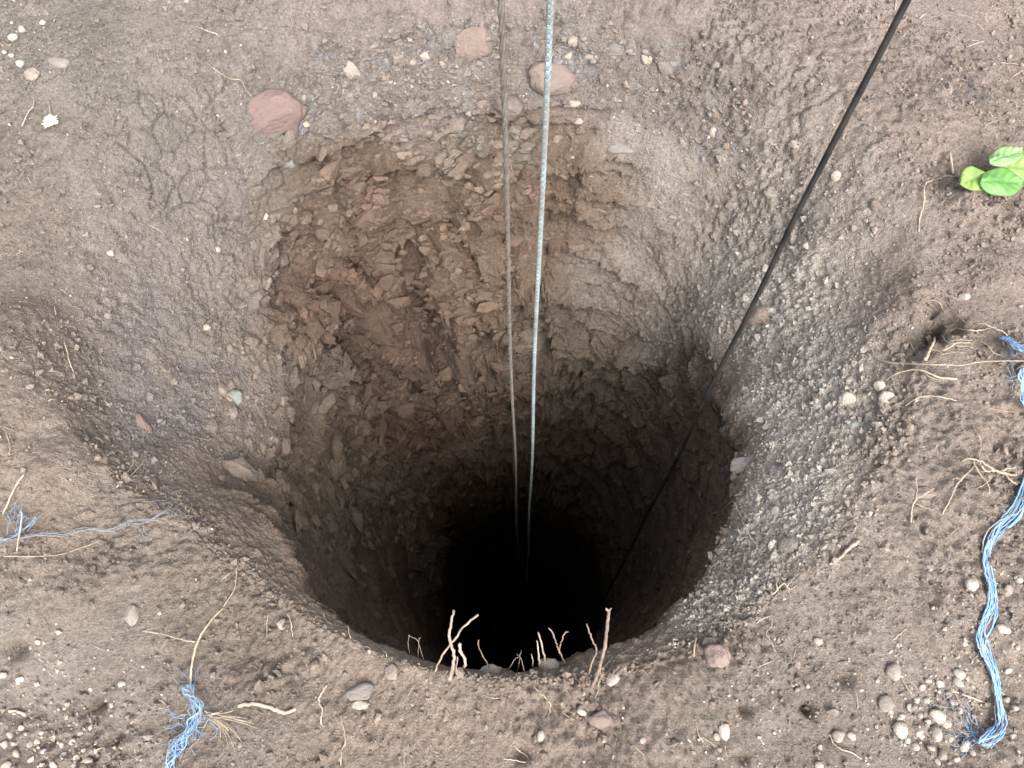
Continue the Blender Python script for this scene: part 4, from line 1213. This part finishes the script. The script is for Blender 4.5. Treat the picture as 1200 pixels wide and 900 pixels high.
# ------------------------------------------------------------------ blue plastic twine
def twine(label, pts, n, width, r_mm, seed, mat='twine', fray=0.0, name='twine', lift=.010):
    rr = random.Random(seed)
    P = smooth_path([PT(q) + Vector((0, 0, lift)) for q in pts], 8)
    t = empty(name, P[0]); tag(t, label, 'twine')
    for k in range(n):
        ph, fq, amp_ = rr.uniform(0, 6.28), rr.uniform(1.0, 3.2), rr.uniform(.3, 1.0)
        ph2 = rr.uniform(0, 6.28)
        path = []
        for i, p in enumerate(P):
            s_ = i / (len(P) - 1)
            tt = (P[min(i + 1, len(P) - 1)] - P[max(i - 1, 0)]).normalized()
            sd_ = tt.cross(Vector((0, 0, 1))).normalized()
            w = width * (1 + .35 * math.sin(s_ * 17 + seed)) * (1 + fray * s_ * s_ * 3)
            path.append(p + sd_ * w * amp_ * math.sin(ph + s_ * fq * 6.28) + Vector((0, 0, abs(math.sin(ph2 + s_ * fq * 5)) * width * .5)))
        path = wob(path, .0006, seed * 31 + k)
        V, F = tube(path, [r_mm * .001 * rr.uniform(.6, 1.25)] * len(path), 5, .1, k)
        centred('strand', V, F, M[mat if rr.random() < .75 else 'twine_dusty'], t, P[0])
    return t


def fibres(t, n, cpx, cpy, spread, length, r_mm, seed, mat, dirs=None):
    rr = random.Random(seed)
    parts = []
    for k in range(n):
        a_ = rr.uniform(0, 6.28) if dirs is None else rr.gauss(dirs[0], dirs[1])
        p = (cpx + rr.gauss(0, spread), cpy + rr.gauss(0, spread))
        pts = [PT((p[0], p[1], .004 + rr.random() * .008))]
        a2 = a_
        for j in range(3):
            a2 += rr.gauss(0, .6)
            p = (p[0] + math.cos(a2) * length / 3 * rr.uniform(.6, 1.2), p[1] + math.sin(a2) * length / 3 * rr.uniform(.6, 1.2))
            pts.append(PT((min(max(p[0], -60), 1260), min(p[1], 960), .003 + rr.random() * .010)))
        path = smooth_path(pts, 4)
        parts.append(tube(path, rtaper(len(path), r_mm * .001, r_mm * .0006), 4))
    V, F = join(parts)
    o = centred('frayed_fibres', V, F, M[mat], t, V[0]); o['kind'] = 'stuff'
    return o


t = twine('long bundle of bright blue plastic twine lying down the right edge',
          [(1203, 540), (1200, 565), (1188, 600), (1165, 620), (1153, 642), (1152, 668), (1157, 690), (1157, 715), (1147, 742), (1151, 762), (1159, 785), (1163, 810), (1167, 835), (1166, 852), (1152, 868), (1146, 873)], 15, .0105, 1.35, 5)
fibres(t, 16, 1143, 862, 7, 32, .5, 61, 'twine', (3.6, .6))
fibres(t, 10, 1118, 828, 10, 40, .45, 62, 'twine_dusty')
fibres(t, 6, 1128, 722, 6, 40, .4, 63, 'twine_dusty')
t = twine('frayed blue twine end reaching in at the right edge by the roots', [(1172, 398), (1182, 405, .01), (1194, 413, .015), (1206, 420, .012)], 13, .010, 1.1, 6, 'twine', -.12)
fibres(t, 12, 1180, 404, 5, 22, .5, 64, 'twine', (.5, .5))
t = twine('loop of pale blue twine at the right edge under the roots', [(1208, 424), (1197, 432, .01), (1193, 445, .012), (1193, 460, .012), (1197, 475, .01), (1206, 488, .006)], 9, .007, 1.1, 7)
fibres(t, 6, 1190, 440, 4, 24, .5, 65, 'twine')
t = twine('tangled tuft of blue plastic twine on the ground at lower left', [(222, 803, .012), (227, 814, .014), (234, 828, .014), (230, 846, .01), (222, 860, .01), (212, 874, .008), (205, 888, .006), (200, 904)], 13, .012, .85, 8, 'twine', .1)
fibres(t, 22, 224, 848, 9, 28, .5, 66, 'twine')
fibres(t, 8, 208, 868, 6, 20, .5, 67, 'twine', (2.6, .5))
fibres(t, 6, 226, 806, 5, 30, .4, 68, 'twine', (-1.0, .7))
t = twine('dusty blue twine strand running from the left edge along the mound', [(-8, 637), (20, 634), (50, 627), (80, 627), (105, 621), (130, 623), (155, 614), (175, 612), (190, 604), (204, 594)], 5, .0045, .55, 9, 'twine_dusty')
fibres(t, 8, 15, 622, 9, 34, .6, 69, 'twine', (-.9, .7))
fibres(t, 12, 160, 612, 16, 26, .45, 70, 'twine_dusty')
fibres(t, 10, 200, 596, 6, 26, .45, 71, 'twine_dusty', (-1.2, .6))
t2 = twine('bright blue twine strand at the left edge above the dusty strand', [(-8, 630), (8, 632, .004), (22, 629, .006), (38, 618, .01), (46, 606, .014)], 3, .003, .6, 10, 'twine')
fibres(t2, 6, 24, 612, 8, 30, .5, 72, 'twine', (-1.3, .5))
t3 = empty('twine', hit(1122, 95)[0]); tag(t3, 'faint greyish plastic wisp on the soil at upper right', 'twine')
fibres(t3, 10, 1128, 100, 7, 36, .55, 73, 'twine_dusty', (1.3, .6))

# ------------------------------------------------------------------ green seedling
def leaf_material(name, c1, c2):
    m, nt, b = new_mat(name)
    N, L = nt.nodes.new, nt.links.new
    tc = N('ShaderNodeTexCoord')
    no = N('ShaderNodeTexNoise'); no.inputs['Scale'].default_value = 60; no.inputs['Detail'].default_value = 8; no.inputs['Roughness'].default_value = .7
    L(tc.outputs['Object'], no.inputs['Vector'])
    mix = N('ShaderNodeMix'); mix.data_type = 'RGBA'
    mix.inputs['A'].default_value = (*c1, 1); mix.inputs['B'].default_value = (*c2, 1)
    L(no.outputs['Fac'], mix.inputs['Factor']); L(mix.outputs['Result'], b.inputs['Base Color'])
    b.inputs['Roughness'].default_value = .42
    tr = N('ShaderNodeBsdfTranslucent'); L(mix.outputs['Result'], tr.inputs['Color'])
    ms = N('ShaderNodeMixShader'); ms.inputs[0].default_value = .35
    out = [n for n in nt.nodes if n.type == 'OUTPUT_MATERIAL'][0]
    L(b.outputs[0], ms.inputs[1]); L(tr.outputs[0], ms.inputs[2]); L(ms.outputs[0], out.inputs[0])
    return m


M['leaf_a'] = leaf_material('green_leaf', (.10, .27, .06), (.22, .44, .13))
M['leaf_b'] = leaf_material('yellow_green_leaf', (.20, .36, .08), (.36, .52, .16))
M['leaf_c'] = leaf_material('highlit_green_leaf', (.20, .42, .14), (.42, .58, .30))  # upper leaf: its highlight is put into a paler green
M['stem'] = plain_material('green_stem', (.25, .38, .10), (.30, .30, .12), 60, .6, .2, .001)


def leaf(parent, base, tip, side, width, cup, mat, fold=.15):
    base, tip = Vector(base), Vector(tip)
    ax = tip - base; L_ = ax.length; ax.normalize()
    sd_ = (Vector(side) - ax * Vector(side).dot(ax)).normalized(); up = ax.cross(sd_).normalized()
    if up.z < 0: up = -up
    nu, nv = 26, 16
    top, V, F = [], [], []
    for layer in (0, 1):
        for i in range(nu + 1):
            u = i / nu
            w = width * .5 * (math.sin(math.pi * min(1, u * .985 + .012)) ** .62) * (1 - .12 * (u - .5)) * (1 + .04 * math.sin(u * 13 + width * 900))
            for j in range(nv + 1):
                v = j / nv * 2 - 1
                zz = -cup * L_ * (v * v * .8 + (u - .45) ** 2 * 1.2) + fold * width * abs(v) * .35 + .0015 * math.sin(u * 30 - abs(v) * 9) * (1 - abs(v) ** 3) - .003 * math.exp(-(v * 8) ** 2) + .003 * math.sin(u * 7 + v * 3)
                V.append(base + ax * L_ * u + sd_ * w * v + up * (zz - layer * .0009))
    n1 = (nu + 1) * (nv + 1)
    idx = lambda l, i, j: l * n1 + i * (nv + 1) + j
    for i in range(nu):
        for j in range(nv):
            F.append((idx(0, i, j), idx(0, i + 1, j), idx(0, i + 1, j + 1), idx(0, i, j + 1)))
            F.append((idx(1, i, j), idx(1, i, j + 1), idx(1, i + 1, j + 1), idx(1, i + 1, j)))
    for i in range(nu):
        F.append((idx(0, i, 0), idx(1, i, 0), idx(1, i + 1, 0), idx(0, i + 1, 0)))
        F.append((idx(0, i, nv), idx(0, i + 1, nv), idx(1, i + 1, nv), idx(1, i, nv)))
    for j in range(nv):
        F.append((idx(0, 0, j), idx(0, 0, j + 1), idx(1, 0, j + 1), idx(1, 0, j)))
        F.append((idx(0, nu, j), idx(1, nu, j), idx(1, nu, j + 1), idx(0, nu, j + 1)))
    return centred('leaf', V, F, mat, parent, base)


g0 = hit(1178, 232)[0]
seed_ = empty('seedling', g0); tag(seed_, 'bright green broad leaved seedling at the upper right edge', 'plant')
zl = g0.z + .055
top_ = plan(1170, 197, zl)
pa = smooth_path([g0, g0.lerp(top_, .5) + Vector((.004, 0, .008)), top_], 6)
V, F = tube(pa, rtaper(len(pa), .0022, .0016), 6); centred('stem', V, F, M['stem'], seed_, g0)
leaf(seed_, plan(1150, 212, zl + .010), plan(1202, 212, zl + .004), (0, 1, .1), .070, .10, M['leaf_a'])
leaf(seed_, plan(1157, 205, zl), plan(1126, 213, zl - .004), (0, 1, .2), .060, .10, M['leaf_b'])
leaf(seed_, plan(1160, 190, zl + .002), plan(1199, 174, zl + .014), (.25, 1, -.1), .050, .06, M['leaf_c'])
leaf(seed_, plan(1172, 196, zl - .008), plan(1215, 194, zl - .006), (0, 1, .2), .062, .08, M['leaf_b'])

# ------------------------------------------------------------------ white tuft of a flower head
p0 = hit(57, 117); p1 = hit(62, 146)
t = empty('dried_flower', p0[0]); tag(t, 'fluffy white dried flower head near the upper left', 'flower')
pa = smooth_path([p0[0], PT((58, 126, .008)), p1[0] + Vector((0, 0, .008))], 5)
V, F = tube(pa, rtaper(len(pa), .001, .0012), 5); centred('stem', V, F, M['straw'], t, p0[0])
parts = []
rr = random.Random(5)
for k in range(90):
    d_ = Vector((rr.gauss(0, 1), rr.gauss(0, 1), abs(rr.gauss(.4, .7)))).normalized()
    c = p1[0] + Vector((0, 0, .010))
    e = c + Vector((d_.x * .019, d_.y * .021, d_.z * .012)) * rr.uniform(.6, 1.1)
    parts.append(tube([c + d_ * .003, c.lerp(e, .6), e], [.0014, .0022, .0006], 4))
V, F = join(parts); centred('bloom', V, F, M['flower'], t, p1[0])

# ------------------------------------------------------------------ loose crumbs, fine gravel and rootlets that nobody could count
ICO = []
for k in range(6):
    bm = bmesh.new(); bmesh.ops.create_icosphere(bm, subdivisions=1, radius=1)
    v = np.array([q_.co[:] for q_ in bm.verts]); f = [tuple(q_.index for q_ in fc.verts) for fc in bm.faces]
    r_ = np.random.default_rng(70 + k)
    if k % 3:                         # small ones need eight faces only
        v = np.array([[1, 0, 0], [-1, 0, 0], [0, 1, 0], [0, -1, 0], [0, 0, 1], [0, 0, -1.]])
        f = [(0, 2, 4), (2, 1, 4), (1, 3, 4), (3, 0, 4), (2, 0, 5), (1, 2, 5), (3, 1, 5), (0, 3, 5)]
    v = v * (1 + .25 * r_.normal(size=(len(v), 1))) * np.array([1, .85, .7])
    ICO.append((v, np.array(f))); bm.free()


def scatter(name, label, cat, idx, sizes, cfun, seed, sink=.2):
    r_ = np.random.default_rng(seed)
    VV, FF, CC = [], [], []
    off = 0
    for n_, (i_, sz) in enumerate(zip(idx, sizes)):
        v, f = ICO[n_ % len(ICO)]
        q_ = r_.normal(size=4); q_ /= np.linalg.norm(q_)
        w_, a_x, b_x, c_x = q_
        Rm = np.array([[1 - 2 * (b_x ** 2 + c_x ** 2), 2 * (a_x * b_x - c_x * w_), 2 * (a_x * c_x + b_x * w_)], [2 * (a_x * b_x + c_x * w_), 1 - 2 * (a_x ** 2 + c_x ** 2), 2 * (b_x * c_x - a_x * w_)],
                       [2 * (a_x * c_x - b_x * w_), 2 * (b_x * c_x + a_x * w_), 1 - 2 * (a_x ** 2 + b_x ** 2)]])
        VV.append((v * sz / 2) @ Rm.T + VP[i_] + nf[i_] * sz * (.5 - sink) + r_.normal(size=3) * .0015)
        FF += (f + off).tolist(); off += len(v)
        CC.append(np.tile(cfun(i_, r_), (len(v), 1)))
    VV = np.concatenate(VV); CC = np.concatenate(CC)
    o = mesh_obj(name, VV, FF, M['crumb'], None, False, CC)
    tag(o, label, cat, None, 'stuff')
    return o


def near_px(px, py, r0, z_=0.0):
    c = plan(px, py, z_)
    return np.exp(-((x - c.x) ** 2 + (y - c.y) ** 2) / r0 ** 2)


cm = sstep(-.15, .3, perlin(flat * 5.2, 31) + .12)
wt = vis * rad * gm * (.1 + cm ** 2) * (.25 + near_px(60, 480, .3) * 1.5 + near_px(120, 600, .2) * 1.2 + near_px(1120, 330, .3) * 1.3 + near_px(1080, 500, .25) + near_px(560, 815, .25) * .8 + near_px(330, 740, .2) + near_px(850, 720, .2))
idx = pick(wt, 2600, 15)
keep_ico, ICO = ICO, HULL
szs = np.clip(np.random.default_rng(16).lognormal(math.log(.0115), .42, len(idx)), .006, .036)
o = scatter('soil_clods', 'lumpy brown soil clods strewn around the pit mouth', 'soil', idx, szs, lambda i_, r_: np.clip(col[i_] * r_.uniform(.82, 1.15), 0, 1), 17, .45)
ICO = keep_ico
wt = vis * rad * (gm * (.12 + cm) + (leftslope * .3 + rightslope * .45) * (z > -.5))
idx = pick(wt, 36000, 5)
szs = np.clip(np.random.default_rng(6).lognormal(math.log(.0050), .55, len(idx)), .0022, .024)
scatter('soil_crumbs', 'loose brown soil crumbs strewn over the ground', 'soil', idx, szs, lambda i_, r_: np.clip(col[i_] * r_.uniform(.8, 1.2), 0, 1), 7, .3)




wt = vis * rad * (z > -.3) * (near_px(1098, 845, .10) * 3 + near_px(1180, 800, .12) * 1.4 + near_px(40, 880, .12) * 2.2 + near_px(1130, 710, .10) * .7 + near_px(870, 890, .12) * .7 + near_px(25, 55, .13) * .6
                               + near_px(1000, 820, .2) * .3 + gm * .035 + gravel * .25 + rightslope * .18)
idx = pick(wt, 3800, 8)
szs = np.clip(np.random.default_rng(9).lognormal(math.log(.0048), .45, len(idx)), .002, .013)


def gcol(i_, r_):
    u = r_.random()
    if u < .45: return np.array([.40, .345, .28]) * r_.uniform(.8, 1.3)
    if u < .8: return np.array([.25, .21, .175]) * r_.uniform(.7, 1.2)
    return np.array([.44, .40, .34]) * r_.uniform(.85, 1.15)


scatter('gravel', 'fine pale gravel strewn in patches over the soil', 'gravel', idx, szs, gcol, 10, .25)
# rootlets
wt = vis * rad * (gm * .5 + rightslope * .7 + leftslope * .25) * (z > -.5)
idx = pick(wt, 620, 12)
parts = []
rr = random.Random(44)
for i_ in idx:
    p = Vector(VP[i_].tolist()); n_ = Vector(nf[i_].tolist())
    t1 = n_.cross(Vector((rr.gauss(0, 1), rr.gauss(0, 1), rr.gauss(0, 1)))).normalized(); t2_ = n_.cross(t1)
    L_ = rr.uniform(.008, .034); bd = rr.gauss(0, .5)
    pts = [p + n_ * .001, p + t1 * L_ * .4 + t2_ * L_ * .2 * bd + n_ * rr.uniform(.002, .007), p + t1 * L_ * .75 + t2_ * L_ * .5 * bd + n_ * rr.uniform(.001, .006), p + t1 * L_ + t2_ * L_ * .8 * bd + n_ * .001]
    pa = smooth_path(pts, 2)
    r0 = rr.uniform(.00035, .0009)
    parts.append(tube(pa, rtaper(len(pa), r0, r0 * .6), 4))
V, F = join(parts)
o = mesh_obj('rootlets', V, F, M['straw']); tag(o, 'fine pale rootlets and straw bits scattered in the soil', 'rootlets', None, 'stuff')
